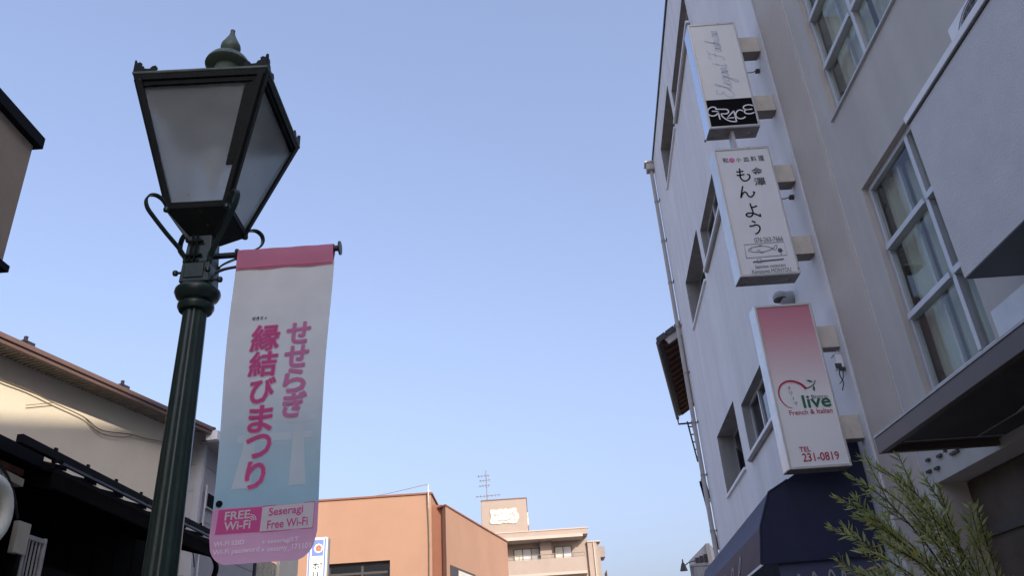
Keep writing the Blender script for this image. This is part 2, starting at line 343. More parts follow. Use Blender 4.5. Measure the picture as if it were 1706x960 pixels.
_tc = {}
def text_geo(body, bold):
    if (body, bold) not in _tc:
        c = bpy.data.curves.new('text', 'FONT'); c.body = body; c.offset = bold; c.resolution_u = 3
        o = bpy.data.objects.new('text', c); COL.objects.link(o); bpy.context.view_layer.update()
        me = bpy.data.meshes.new_from_object(o.evaluated_get(bpy.context.evaluated_depsgraph_get()))
        vv = [v.co.copy() for v in me.vertices]; ff = [tuple(p.vertices) for p in me.polygons]
        bpy.data.objects.remove(o); bpy.data.curves.remove(c); bpy.data.meshes.remove(me)
        _tc[(body, bold)] = (vv, ff)
    return _tc[(body, bold)]
def put_text(mb, pl, body, x0, x1, y0, y1, d=0.001, bold=0.0, grow=0.0, slant=0.0, rise=0.0):
    if grow:                                                    # heavy letters: the outline swept round a small circle
        rr = bold * (y1 - y0)
        for k in range(13):
            q = 0 if k == 12 else rr; a = k * math.pi / 6
            ox, oy = q * math.cos(a), q * math.sin(a)
            put_text(mb, pl, body, x0 + ox, x1 + ox, y0 + oy, y1 + oy, d + k * 2e-5, 0.0, 0.0, slant, rise)
        return
    vv, ff = text_geo(body, bold)
    ref = vv
    ax, bx = min(v.x for v in ref), max(v.x for v in ref); ay, by = min(v.y for v in ref), max(v.y for v in ref)
    sx, sy = (x1 - x0) / (bx - ax), (y1 - y0) / (by - ay)
    mb.add([pl.p(x0 + (v.x - ax) * sx + slant * (v.y - ay) * sy, y0 + (v.y - ay) * sy + rise * ((v.x - ax) * sx), d) for v in vv], ff)
def lettering(name, items, pl, m, parent, d=0.001, bold=0.0, grow=0.0, slant=0.0, rise=0.0):
    mb = MB()
    for it in items: put_text(mb, pl, *it, d=d, bold=bold, grow=grow, slant=slant, rise=rise)
    return mb.build(name, m, parent, fixn=False)

def facade(mb, pl, u0, u1, z0, z1, holes):
    """wall sheet with window holes and their reveals; holes = (u0,u1,z0,z1,depth)"""
    us = sorted({u0, u1, *[h[0] for h in holes], *[h[1] for h in holes]}); zs = sorted({z0, z1, *[h[2] for h in holes], *[h[3] for h in holes]})
    us = [u for u in us if u0 <= u <= u1]; zs = [z for z in zs if z0 <= z <= z1]
    for a, b in zip(us, us[1:]):
        for c, e in zip(zs, zs[1:]):
            if any(h[0] <= (a + b) / 2 <= h[1] and h[2] <= (c + e) / 2 <= h[3] for h in holes): continue
            mb.quad(pl.p(a, c), pl.p(b, c), pl.p(b, e), pl.p(a, e))
def reveals(mb, pl, holes):
    for a, b, c, e, dp in holes:
        for (p, q) in (((a, c), (b, c)), ((b, c), (b, e)), ((b, e), (a, e)), ((a, e), (a, c))):
            mb.quad(pl.p(*p), pl.p(*q), pl.p(*q, -dp), pl.p(*p, -dp))

def window(pl, u0, u1, z0, z1, dp, parent, mull=(), trans=(), fw=0.05, fd=0.06, m='alu', g='glass', proud=0.0, panes=True):
    """frame mesh set dp behind the wall face, one pane object per light"""
    mb = MB(); f = dp - proud
    def bar(a, b, c, e, extra=0.0):
        mb.obox(pl.p(a, c, -dp - fd * .5), pl.r * (b - a), pl.u * (e - c), pl.n * (fd + extra))
    bar(u0, u0 + fw, z0, z1); bar(u1 - fw, u1, z0, z1); bar(u0 + fw, u1 - fw, z0, z0 + fw); bar(u0 + fw, u1 - fw, z1 - fw, z1)
    us = [u0 + fw] + [x for t in sorted(mull) for x in (t - fw * .5, t + fw * .5)] + [u1 - fw]
    zs = [z0 + fw] + [x for t in sorted(trans) for x in (t - fw * .5, t + fw * .5)] + [z1 - fw]
    for t in mull: bar(t - fw * .5, t + fw * .5, z0 + fw, z1 - fw, 0.012)
    for t in trans:
        for a, b in zip(us[::2], us[1::2]): bar(a, b, t - fw * .5, t + fw * .5, 0.03)
    w_ = mb.build('window', K[m], parent, bevel=0.004)
    if panes:
        for a, b in zip(us[::2], us[1::2]):
            for c, e in zip(zs[::2], zs[1::2]):
                q = MB(); q.obox(pl.p(a, c, -dp - fd * .1), pl.r * (b - a), pl.u * (e - c), pl.n * 0.006); q.build('pane', K[g], w_)
    return w_

# ------------------------------------------------------------------ ground, road, pavements
g = MB(); g.quad((-600, -600, -0.02), (600, -600, -0.02), (600, 600, -0.02), (-600, 600, -0.02)); g.build('ground', K['earth'], kind='structure')
g = MB(); g.box(-0.9, 2.2, -40, 60, -0.016, 0.0); g.build('road', K['asphalt'], kind='structure')
for x0, x1 in ((-3.15, -1.02), (2.32, 3.45)):
    g = MB(); g.box(x0, x1, -40, 34, -0.012, 0.12); g.build('pavement', K['paving'], kind='structure')
for x0, x1 in ((-1.02, -0.9), (2.2, 2.32)):
    g = MB(); g.box(x0, x1, -40, 34, -0.012, 0.126); g.build('kerb', K['paving'], kind='structure', bevel=0.012)

# ------------------------------------------------------------------ street lamp
LX, LY = -1.335, 3.0
lamp = empty('street_lamp', 'dark green iron street lamp with a tapered square lantern, carrying a pink festival banner', 'street lamp')
lamp.location = (LX, LY, 0.12)
def loc(mb):                                                    # lamp parts are modelled about the post's own axis, heights from the street
    mb.v = [(x, y, z - 0.12) for x, y, z in mb.v]; return mb
gr = K['lamp_green']
m = MB(); m.lathe([(0.15, 0.12), (0.15, 0.30), (0.13, 0.36), (0.11, 0.42), (0.10, 0.9), (0.085, 0.97), (0.066, 1.0), (0.062, 2.0), (0.047, 3.14)], n=64, flute=0.035, nf=10)
loc(m).build('post', gr, lamp, smooth=True)
m = MB(); m.lathe([(0.048, 3.125), (0.066, 3.13), (0.074, 3.145), (0.074, 3.158), (0.062, 3.17), (0.055, 3.178)], n=40)
loc(m).build('collar', gr, lamp, smooth=True)
m = MB(); m.lathe([(0.055, 3.172), (0.064, 3.178), (0.085, 3.192), (0.094, 3.212), (0.092, 3.226), (0.076, 3.242), (0.06, 3.25)], n=40)
loc(m).build('collar', gr, lamp, smooth=True)
m = MB(); m.frustum(0.062, 3.245, 0.058, 3.34, (0, 0)); m.frustum(0.056, 3.34, 0.048, 3.50, (0, 0))
m.box(-0.045, 0.038, -0.066, -0.058, 3.262, 3.335)
neck = loc(m).build('neck', gr, lamp, bevel=0.006)
m = MB()
for x in (-0.028, -0.008): m.tube([(x, -0.066, 3.345), (x + 0.004, -0.062, 3.475)], 0.0045, 6)
m.box(-0.038, 0.008, -0.062, -0.05, 3.34, 3.352); m.tube([(-0.05, -0.062, 3.372), (0.02, -0.062, 3.372)], 0.007, 8); m.tube([(-0.05, -0.062, 3.44), (0.02, -0.062, 3.44)], 0.006, 8)
loc(m).build('hinge', K['lamp_frame'], neck)
for x0, x1, y, z in ((-0.058, -0.100, -0.02, 3.312), (0.055, 0.10, -0.03, 3.262), (0.0, 0.055, -0.058, 3.30)):
    m = MB(); dx = 1 if x1 > x0 else -1
    m.tube([(x0, y, z), (x1, y, z)], 0.006, 8); m.lathe([(0.0, -0.013), (0.010, -0.010), (0.013, 0), (0.010, 0.010), (0.0, 0.013)], (x1, y, z), 10)
    loc(m).build('bolt', gr, neck, smooth=True)
ZT, ZB, HT, HB = 4.17, 3.57, 0.285, 0.1275
RZ = Matrix.Rotation(R_(1.34), 4, 'Z')
def spin(mb): mb.v = [tuple(RZ @ Vector(v)) for v in mb.v]; return mb
# underside
m = MB(); m.frustum(0.05, 3.475, HB + 0.006, ZB - 0.004, (0, 0)); m.frustum(HB + 0.008, ZB - 0.004, HB + 0.012, ZB + 0.016, (0, 0))
loc(spin(m)).build('lantern_base', K['lamp_frame'], lamp)
# corner bars and rims
def cor(h, z, i): s = ((-1, -1), (1, -1), (1, 1), (-1, 1))[i]; return Vector((s[0] * h, s[1] * h, z))
for i in range(4):
    a, b = cor(HB, ZB + 0.01, i), cor(HT, ZT, i); m = MB()
    c = Vector((a.x, a.y, 0)).normalized(); t = Vector((-c.y, c.x, 0))
    for sgn in (-1, 1):                                        # angle bar: two flanges that follow the panes
        e = (cor(1, 0, (i + (1 if sgn > 0 else 3)) % 4) - cor(1, 0, i)).normalized()
        nrm = Vector((c.x, c.y, 0)); thick = (e.cross(b - a)).normalized() * 0.012 * sgn
        m.prism([a, a + e * 0.019, b + e * 0.026, b], thick)
    m.tube([a, b], 0.0085, 6)
    loc(spin(m)).build('corner_bar', K['lamp_frame'], lamp)
def face_frame(i):
    a, b, c_, d = cor(HB, ZB + 0.012, i), cor(HB, ZB + 0.012, (i + 1) % 4), cor(HT, ZT, (i + 1) % 4), cor(HT, ZT, i)
    return a, b, c_, d
for i in range(4):
    a, b, c_, d = face_frame(i); up_ = ((d - a) + (c_ - b)).normalized(); nrm = (b - a).cross(d - a).normalized(); e = (b - a).normalized()
    m = MB(); m.prism([d + e * 0.02 - up_ * 0.002, c_ - e * 0.02 - up_ * 0.002, c_ - e * 0.012 - up_ * 0.035, d + e * 0.012 - up_ * 0.035], -nrm * 0.014)
    loc(spin(m)).build('pane_rim', K['lamp_frame'], lamp); m = MB()
    m.prism([a + e * 0.01, b - e * 0.01, b - e * 0.008 + up_ * 0.018, a + e * 0.008 + up_ * 0.018], -nrm * 0.014); loc(spin(m)).build('pane_rim', K['lamp_frame'], lamp); m = MB()
    m.tube([d + e * 0.055 - up_ * 0.034 + nrm * 0.004, c_ - e * 0.055 - up_ * 0.034 + nrm * 0.004], 0.004, 6)
    loc(spin(m)).build('pane_rod', K['lamp_frame'], lamp)
    m = MB(); m.prism([p - nrm * 0.016 for p in (a, b, c_, d)], -nrm * 0.004)
    loc(spin(m)).build('lantern_pane', K['frost'], lamp)
m = MB(); m.lathe([(0.0, 3.99), (0.03, 3.985), (0.05, 3.95), (0.055, 3.90), (0.04, 3.85), (0.022, 3.81), (0.022, 3.76), (0.0, 3.75)], n=20); loc(m).build('bulb', K['coping_white'], lamp, smooth=True)
m = MB(); m.tube([(0, 0, 4.15), (0, 0, 3.985)], 0.03, 12); loc(m).build('lamp_holder', K['lamp_frame'], lamp)
# an older pane strip along the front pane's right bar
a, b, c_, d = face_frame(0); nrm = (b - a).cross(d - a).normalized()
m = MB(); q = lambda s, t: a + (b - a) * s * (1 - t) + (d - a) * t + (c_ - d) * s * t
m.prism([q(0.84, 0.30), q(0.92, 0.30), q(0.95, 0.96), q(0.865, 0.96)], nrm * -0.012); loc(spin(m)).build('glazing_strip', K['lamp_frame'], lamp)
# roof
m = MB(); m.frustum(HT + 0.016, ZT + 0.017, HT + 0.018, ZT + 0.030, (0, 0)); m.frustum(HT + 0.018, ZT + 0.030, 0.15, ZT + 0.085, (0, 0)); m.frustum(0.15, ZT + 0.085, 0.095, ZT + 0.15, (0, 0))
rim = MB(); rim.frustum(HT + 0.006, ZT - 0.012, HT + 0.013, ZT + 0.016, (0, 0)); loc(spin(rim)).build('roof_rim', K['lamp_frame'], lamp, bevel=0.003)
roof = loc(spin(m)).build('lantern_roof', K['lamp_dusty'], lamp, bevel=0.004)
m = MB(); m.lathe([(0.14, 4.27), (0.115, 4.33), (0.088, 4.39), (0.070, 4.43), (0.064, 4.47), (0.10, 4.478), (0.110, 4.488), (0.106, 4.502), (0.092, 4.525), (0.066, 4.545), (0.035, 4.558), (0.026, 4.566)], n=48)
loc(m).build('roof_cowl', K['lamp_dusty'], lamp, smooth=True)
m = MB(); m.lathe([(0.026, 4.562), (0.030, 4.578), (0.044, 4.592), (0.049, 4.610), (0.046, 4.628), (0.040, 4.640), (0.027, 4.668), (0.016, 4.692), (0.011, 4.715), (0.012, 4.728), (0.006, 4.735)], n=32)
loc(m).build('finial', K['lamp_dusty'], lamp, smooth=True)
for i in range(4):                                             # cast corner crests on the roof edge
    c = cor(HT + 0.012, ZT + 0.03, i); m = MB()
    for j in (1, 3):
        e = (cor(1, 0, (i + j) % 4) - cor(1, 0, i)).normalized(); nn = Vector((-e.y, e.x, 0)) * 0.007
        prof = [(0, 0), (0.10, 0), (0.105, 0.018), (0.095, 0.032), (0.08, 0.028), (0.07, 0.014), (0.048, 0.016), (0.042, 0.030), (0.030, 0.034), (0.032, 0.048), (0.022, 0.056), (0.010, 0.050), (0.006, 0.066), (0, 0.07)]
        m.prism([c + e * x + Vector((0, 0, z)) - nn / 2 for x, z in prof], nn)
    loc(spin(m)).build('crest', K['lamp_frame'], roof)
# scroll brackets
for i in range(4):
    c = cor(1, 0, i).normalized(); sd_ = Vector((-c.y, c.x, 0))
    pr = [(0.060, 3.325), (0.074, 3.345), (0.078, 3.37), (0.11, 3.405), (0.17, 3.455), (0.235, 3.515), (0.262, 3.545), (0.272, 3.578), (0.262, 3.606), (0.236, 3.618), (0.208, 3.610), (0.190, 3.592), (0.176, 3.572)]
    m = MB(); m.strap(smooth_path([c * r + Vector((0, 0, z)) for r, z in pr], 4), 0.022, 0.008, sd_)
    m.lathe([(0, -0.014), (0.013, -0.010), (0.015, 0.0), (0.010, 0.012), (0, 0.014)], c * 0.182 + Vector((0, 0, 3.568)), 10)
    loc(spin(m)).build('scroll_bracket', gr, lamp, smooth=True)
# banner arm with flanges and brace
m = MB(); m.tube([(0.04, -0.005, 3.392), (0.60, -0.005, 3.392)], 0.0135, 12)
m.tube([(0.150, -0.005, 3.392), (0.158, -0.005, 3.392)], 0.027, 14); m.tube([(0.597, -0.005, 3.392), (0.604, -0.005, 3.392)], 0.031, 14)
arm = loc(m).build('banner_arm', K['steel_dark'], lamp, smooth=True)
m = MB(); m.strap(smooth_path([(0.060, -0.02, 3.235), (0.066, -0.015, 3.29), (0.078, -0.005, 3.315), (0.11, 0.005, 3.333), (0.17, 0.022, 3.352), (0.23, 0.024, 3.372), (0.27, 0.0, 3.380)], 3), 0.016, 0.006, (0, 1, 0))
loc(m).build('brace', K['steel_dark'], arm)

# ------------------------------------------------------------------ banner
ban = empty('festival_banner', 'pale cloth banner with pink Japanese lettering and a Wi-Fi notice, hanging from the lamp', 'banner')
ban.location = (-0.965, 2.995, 3.39)
BO = Vector(ban.location)
xl = lambda z: -1.177 + (3.39 - z) * 0.006 + 0.004 * math.sin((z - 2) * 5)      # left edge at a height
xr = lambda z: -0.757 - (3.39 - z) * 0.013 - 0.006 * math.sin((z - 2.3) * 4.2)
def wave(x, z): return 0.012 * math.sin((z - 2.1) * 4.6 + (x + 1) * 1.5) * min(1, (3.33 - z) * 1.5) + 0.004 * math.sin((x + 0.8) * 8 + z * 2) * min(1, max(0, (3.3 - z))) + 0.0016 * math.sin(x * 31 + z * 9 + 1.5 * math.sin(z * 5)) * (0.4 + 0.6 * math.sin(z * 3.1) ** 2)
def bpt(x, z, d=0.0): return Vector((x, 2.982 + wave(x, z) - d, z)) - BO
class BannerPlane:                                              # prints follow the hanging cloth
    n = Vector((0, -1, 0))
    def p(s, x, y, d=0.0): return bpt(x, y, d)
bp_ = BannerPlane()
def patch(m, c, d, n=10):                                       # four-cornered print laid on the cloth
    o = len(m.v); c = [Vector((*q, 0)) for q in c]
    for j in range(n + 1):
        for i in range(n + 1):
            q = c[0].lerp(c[1], i / n).lerp(c[3].lerp(c[2], i / n), j / n); m.v.append(tuple(bp_.p(q.x, q.y, d)))
    for j in range(n):
        for i in range(n): a = o + j * (n + 1) + i; m.f.append((a, a + 1, a + n + 2, a + n + 1))
mb = MB(); NX, NZ = 40, 110; Z0, Z1 = 2.094, 3.325
def bottom(u):                                                  # rounded lower corners
    r = 0.19
    if u < r: return 0.100 * (1 - math.sqrt(max(0, 1 - ((r - u) / r) ** 2)))
    if u > 1 - r: return 0.100 * (1 - math.sqrt(max(0, 1 - ((u - 1 + r) / r) ** 2)))
    return 0.0
for j in range(NZ + 1):
    for i in range(NX + 1):
        u = 0.5 - 0.5 * math.cos(math.pi * i / NX) if False else i / NX; t = j / NZ
        zb = Z0 + bottom(u); z = zb + (Z1 - zb) * t
        mb.v.append(tuple(bpt(xl(z) + (xr(z) - xl(z)) * u, z)))
for j in range(NZ):
    for i in range(NX):
        a = j * (NX + 1) + i; mb.f.append((a, a + 1, a + NX + 2, a + NX + 1))
cl = mb.build('cloth', K['banner'], ban, smooth=True, fixn=False)
m = MB(); ring = []
for k in range(15):                                             # sleeve wrapped round the arm, tail stitched to the cloth
    a = math.pi * (1.5 + 2 * k / 14.0 * 0.93); ring.append((2.995 + 0.020 * math.cos(a + math.pi / 2), 3.392 + 0.020 * math.sin(a + math.pi / 2)))
prof = [(2.9785, 3.305), (2.9760, 3.335), (2.9735, 3.36), (2.9745, 3.392), (2.981, 3.407), (2.995, 3.413), (3.009, 3.407), (3.0155, 3.392), (3.011, 3.37), (2.999, 3.345), (2.992, 3.32), (2.988, 3.305)]
for i in range(17):
    x = -1.174 + 0.415 * i / 16
    for y, z in prof: m.v.append((x - BO.x, y - BO.y + 0.0015 * math.sin(i * 1.3 + z * 60), z - BO.z + 0.0035 * math.sin(i * 0.9) * (3.40 - z) * 8))
n_ = len(prof)
for i in range(16):
    for k in range(n_ - 1): m.f.append((i * n_ + k, i * n_ + k + 1, (i + 1) * n_ + k + 1, (i + 1) * n_ + k))
m.build('sleeve', K['banner_pink'], ban, smooth=True)
m = MB(); stroke(m, bp_, [(xl(3.316) + 0.008, 3.312), (-0.965, 3.312), (xr(3.316) - 0.004, 3.312)], 0.003, 0.0095); m.build('sleeve_seam', K['ink_red'], ban, fixn=False)
big = [('縁', -1.077, -0.966, 2.922, 3.032), ('結', -1.076, -0.968, 2.813, 2.914), ('び', -1.066, -0.970, 2.702, 2.802), ('ま', -1.062, -0.972, 2.584, 2.688), ('つ', -1.065, -0.970, 2.484, 2.572), ('り', -1.056, -0.985, 2.366, 2.467)]
small = [('せ', -0.932, -0.840, 2.945, 3.036), ('せ', -0.934, -0.842, 2.841, 2.932), ('ら', -0.932, -0.848, 2.736, 2.831), ('ぎ', -0.930, -0.842, 2.636, 2.733)]
# faint torii print
m = MB()
patch(m, ((-0.882, 2.609), (-0.846, 2.609), (-0.824, 2.368), (-0.888, 2.368)), 0.0012)
patch(m, ((-1.062, 2.60), (-1.026, 2.60), (-1.035, 2.368), (-1.105, 2.368)), 0.0012)
for x0, x1, z0, z1 in ((-1.10, -0.888, 2.545, 2.575), (-0.84, -0.805, 2.548, 2.572), (-1.12, -0.80, 2.612, 2.640)): patch(m, ((x0, z0), (x1, z0), (x1, z1), (x0, z1)), 0.0010)
m.build('torii_print', K['print_haze'], ban, fixn=False)
lettering('lettering_outline', big, bp_, K['print_outline'], ban, 0.0020, 0.060, True, slant=0.05)
lettering('lettering', big, bp_, K['print_magenta'], ban, 0.0032, 0.026, True, slant=0.05)
lettering('lettering_outline', small, bp_, K['print_outline'], ban, 0.0020, 0.060, True, slant=0.04)
lettering('lettering', small, bp_, K['print_lilac'], ban, 0.0032, 0.028, True, slant=0.04)
lettering('caption', [('せきミィ', -1.083, -1.020, 3.060, 3.077)], bp_, K['ink_black'], ban, 0.002, 0.02)
m = MB(); patch(m, ((-1.143, 2.293), (-0.980, 2.295), (-0.982, 2.203), (-1.147, 2.204)), 0.0016)
bx = [(-0.981, 2.296), (-0.786, 2.303), (-0.784, 2.299), (-0.787, 2.207), (-0.982, 2.200)]
stroke(m, bp_, [(-0.98, 2.2955), (-0.785, 2.3005), (-0.787, 2.205), (-0.98, 2.2025)], 0.004, 0.0016, smooth=False)
m.build('notice_panel', K['print_magenta'], ban, fixn=False)
m = MB(); patch(m, ((-0.980, 2.294), (-0.786, 2.299), (-0.788, 2.206), (-0.982, 2.203)), 0.0014); m.build('notice_panel', K['print_white'], ban, fixn=False)
wl = [('FREE', -1.117, -1.023, 2.253, 2.284), ('Wi-Fi', -1.116, -1.018, 2.215, 2.247)]
lettering('notice_lettering', wl, bp_, K['print_white'], ban, 0.0030, 0.022, rise=0.03)
m = MB()
for r in (0.008, 0.015, 0.022):
    stroke(m, bp_, [(-1.0215 + r * math.cos(t * 0.262), 2.2465 + r * math.sin(t * 0.262)) for t in range(0, 7)], 0.0035, 0.003)
m.build('signal_waves', K['print_white'], ban, fixn=False)
lettering('notice_lettering', [('Seseragi', -0.954, -0.826, 2.250, 2.288), ('Free Wi-Fi', -0.956, -0.806, 2.211, 2.242)], bp_, K['print_magenta'], ban, 0.0030, 0.012, rise=0.03)
lettering('notice_lettering', [('Wi-Fi SSID', -1.146, -1.034, 2.159, 2.177), ('▶', -0.967, -0.957, 2.156, 2.172), ('seseragi5T', -0.948, -0.835, 2.153, 2.174), ('Wi-Fi password', -1.146, -0.976, 2.124, 2.148), ('▶', -0.967, -0.957, 2.129, 2.145), ('sesamy_171101', -0.948, -0.790, 2.123, 2.150)], bp_, K['print_faint_pink'], ban, 0.0030, 0.022, rise=0.02)
m = MB(); pz = Plane(bpt(-1.144, 2.316), (1, 0, 0), (0, 0, 1))
m.lathe([(0.006, -0.003), (0.0125, -0.003), (0.0125, 0.003), (0.006, 0.003)], (0, 0, 0), 16)
m.v = [tuple(bpt(-1.144, 2.316) + Vector((x, z - 0.002, y))) for x, y, z in m.v]; m.build('grommet', K['ink_black'], ban)

# ------------------------------------------------------------------ near building on the right
NX_ = 3.51
nb = empty('plaster_building', 'big grey plaster building at the right edge with a balcony and a dark entrance canopy', 'building')
nb.location = (NX_, 7.9, 0); NO = Vector(nb.location)
def rel(mb, o): mb.v = [tuple(Vector(v) - o) for v in mb.v]; return mb
class LPlane(Plane): pass
npl = Plane((0, 0, 0), (0, -1, 0), (0, 0, 1))                   # in the building's own frame; x runs towards the camera
Y = lambda y: 7.9 - y
HN = 12.85
nholes = [(Y(6.81), Y(4.2), 6.857, 9.3, 0.07), (Y(6.70), Y(5.5), 3.72, 5.88, 0.07), (Y(6.98), Y(2.0), 0.15, 3.03, 0.27), (Y(2.6), Y(0.2), 6.857, 9.3, 0.07)]
m = MB(); facade(m, npl, 0.72, 23, 0, HN, nholes); m.quad((0, 0, HN), (9, 0, HN), (9, -23, HN), (0, -23, HN))
m.quad((9, 0, 0), (9, -23, 0), (9, -23, HN), (9, 0, HN)); m.quad((0, 0.0, 0), (9, 0.0, 0), (9, 0.0, HN), (0, 0.0, HN)); m.quad((0, -23, 0), (9, -23, 0), (9, -23, HN), (0, -23, HN))
m.build('wall', K['plaster_grey'], nb, fixn=False)
for h in nholes:
    m = MB(); reveals(m, npl, [h]); m.build('window_reveal', K['plaster_beige'], nb, fixn=False)
# edge pilaster strips, each a few millimetres proud of the next
m = MB(); m.box(-0.028, 0.02, -0.715, 0.0, 0, HN - 0.01); m.build('pilaster', K['plaster_beige'], nb, bevel=0.006)
m = MB(); m.box(-0.008, 0.01, -0.735, -0.717, 0, HN - 0.02); m.build('joint_bead', K['stucco'], nb)
m = MB(); m.box(0.35, 0.40, -4.4, -1.0, 3.6, 9.6); m.build('room_partition', K['room'], nb) if False else None
for h, mu, tr in ((nholes[0], [Y(5.95)], [7.50, 8.20]), (nholes[1], [Y(5.80)], [4.45, 5.17])):
    wn = window(npl, h[0], h[1], h[2], h[3], 0.085, nb, mu, tr, 0.055, 0.06)
    s = MB(); s.obox(npl.p(h[0] - 0.04, h[2] - 0.022, -0.07), npl.r * (h[1] - h[0] + 0.06), npl.u * 0.018, npl.n * 0.10); s.build('sill', K['alu'], wn)
    for k, (f0, f1, dd) in enumerate(((0.03, 0.34, 0.20), (0.36, 0.60, 0.24), (0.63, 0.97, 0.20))):
        s = MB(); W_ = h[1] - h[0]; n_ = 14
        for i in range(n_ + 1):
            for z in (h[2] + 0.03, h[3] - 0.03): s.v.append(tuple(npl.p(h[0] + W_ * (f0 + (f1 - f0) * i / n_), z, -dd - 0.018 * math.sin(i * 1.9))))
        for i in range(n_): s.f.append((2 * i, 2 * i + 1, 2 * i + 3, 2 * i + 2))
        s.build('curtain', K['added_curtain'], wn, smooth=True, fixn=False)  # made-up curtains, added to lighten the dark window glass
    # an inner sliding sash and a drawn blind give the glass some depth
    s = MB(); s.obox(npl.p(h[0] + 0.42, h[2] + 0.05, -0.19), npl.r * 0.035, npl.u * (h[3] - h[2] - 0.1), npl.n * 0.03); s.build('inner_sash', K['alu_dull'], wn)
wn = window(npl, nholes[3][0], nholes[3][1], nholes[3][2], nholes[3][3], 0.085, nb, [Y(1.4)], [7.5, 8.2], 0.055, 0.06)
for z0, z1 in ((3.3, 6.4), (6.5, 9.8)):                        # rooms behind the two windows
    m = MB(); m.quad((1.9, -0.1, z0), (1.9, -4.6, z0), (1.9, -4.6, z1), (1.9, -0.1, z1)); m.quad((0.12, -0.1, z1), (1.9, -0.1, z1), (1.9, -8.0, z1), (0.12, -8.0, z1))
    m.quad((0.12, -0.1, z0), (1.9, -0.1, z0), (1.9, -8.0, z0), (0.12, -8.0, z0)); m.quad((0.12, -0.6, z0), (1.9, -0.6, z0), (1.9, -0.6, z1), (0.12, -0.6, z1))
    m.build('room', K['room'], nb, fixn=False)
m = MB(); m.box(0.30, 0.33, -1.72, -1.50, 3.9, 4.35); m.build('notice_sheet', K['curtain'], nb)
# wall panel under the balcony
m = MB(); m.box(-0.006, 0.004, -7.2, -2.46, 3.20, 3.93); pan = m.build('wall_panel', K['tile_white'], nb)
m = MB(); m.box(-0.022, -0.007, -2.98, -2.60, 3.30, 3.78); m.lathe([(0, 0), (0.008, 0.0), (0.008, 0.005), (0, 0.006)], (-0.022, -2.86, 3.72), 8); m.build('access_cover', K['tile_white'], pan, bevel=0.004)
m = MB(); m.box(-0.030, 0.0, -7.2, -0.735, 3.672, 3.690); m.build('flashing', K['alu_dull'], nb)
# balcony
BX0, BYF = 3.06 - NX_, 4.885 - 7.9
m = MB(); m.box(BX0, BX0 + 0.11, -7.9, BYF, 3.955, 5.262); m.box(BX0 + 0.11, 0.0, BYF - 0.11, BYF, 3.955, 5.262); m.box(BX0 + 0.11, 0.0, -7.9, BYF - 0.11, 3.955, 4.10)
bal = m.build('balcony', K['stucco'], nb)
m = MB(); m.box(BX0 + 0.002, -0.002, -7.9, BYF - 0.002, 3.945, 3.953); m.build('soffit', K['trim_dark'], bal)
m = MB(); m.box(BX0 - 0.022, BX0 + 0.13, -7.9, BYF + 0.012, 5.277, 5.335); m.box(BX0 + 0.13, 0.0, BYF - 0.13, BYF + 0.012, 5.277, 5.335); m.build('coping', K['coping_white'], bal, bevel=0.004)
m = MB(); m.box(BX0 - 0.012, BX0 + 0.12, -7.9, BYF + 0.004, 5.263, 5.276); m.build('coping_shadow_line', K['trim_dark'], bal)  # dark strip drawn in for the shadow under the coping
# entrance canopy
CX0, CYF = 2.624 - NX_, 5.92 - 7.9
m = MB(); m.box(CX0, CX0 + 0.05, -7.2, CYF, 3.055, 3.172); m.box(CX0 + 0.05, -0.004, CYF - 0.05, CYF, 3.055, 3.172); m.box(CX0 + 0.05, -0.004, -7.2, CYF - 0.05, 3.13, 3.172)
can = m.build('canopy', K['brown_metal'], nb, bevel=0.003)
m = MB(); m.box(CX0 - 0.006, -0.004, -7.2, CYF + 0.006, 3.174, 3.190); m.build('canopy_flashing', K['alu_dull'], can)
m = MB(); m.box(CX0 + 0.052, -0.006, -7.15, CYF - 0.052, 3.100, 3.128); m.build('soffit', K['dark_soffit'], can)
m = MB(); m.box(CX0 + 0.14, -0.02, CYF - 0.16, CYF - 0.15, 3.093, 3.099); m.box(CX0 + 0.66, CX0 + 0.67, -7.0, CYF - 0.161, 3.093, 3.099); m.build('soffit_joint', K['alu_dull'], can)
m = MB(); m.tube([(CX0 + 0.66, CYF - 0.70, 3.092), (CX0 + 0.56, CYF - 1.2, 3.092), (CX0 + 0.50, CYF - 2.0, 3.092)], 0.006, 6); m.build('soffit_cable', K['alu_dull'], can)
# metal letters over the entrance (only fragments can be made out)
m = MB()
for y, z, l in ((7.00, 3.235, 0.055), (6.80, 3.215, 0.07), (6.66, 3.225, 0.022), (6.58, 3.175, 0.13), (6.42, 3.195, 0.06), (7.05, 3.145, 0.07), (6.90, 3.135, 0.07)):
    m.box(-0.024, -0.002, y - l - 7.9, y - 7.9, z - 0.010, z + 0.012)
m.build('wall_lettering', K['trim_dark'], nb)
# shop front set back in the entrance
m = MB(); m.box(0.26, 0.30, -5.9, -0.92, 0.15, 3.02); m.build('shop_front', K['brown_wall'], nb)
m = MB(); m.box(0.235, 0.262, -5.9, -0.92, 2.55, 2.62); m.box(0.235, 0.262, -2.4, -2.33, 0.15, 2.55); m.build('shop_front_bar', K['brown_metal'], nb)

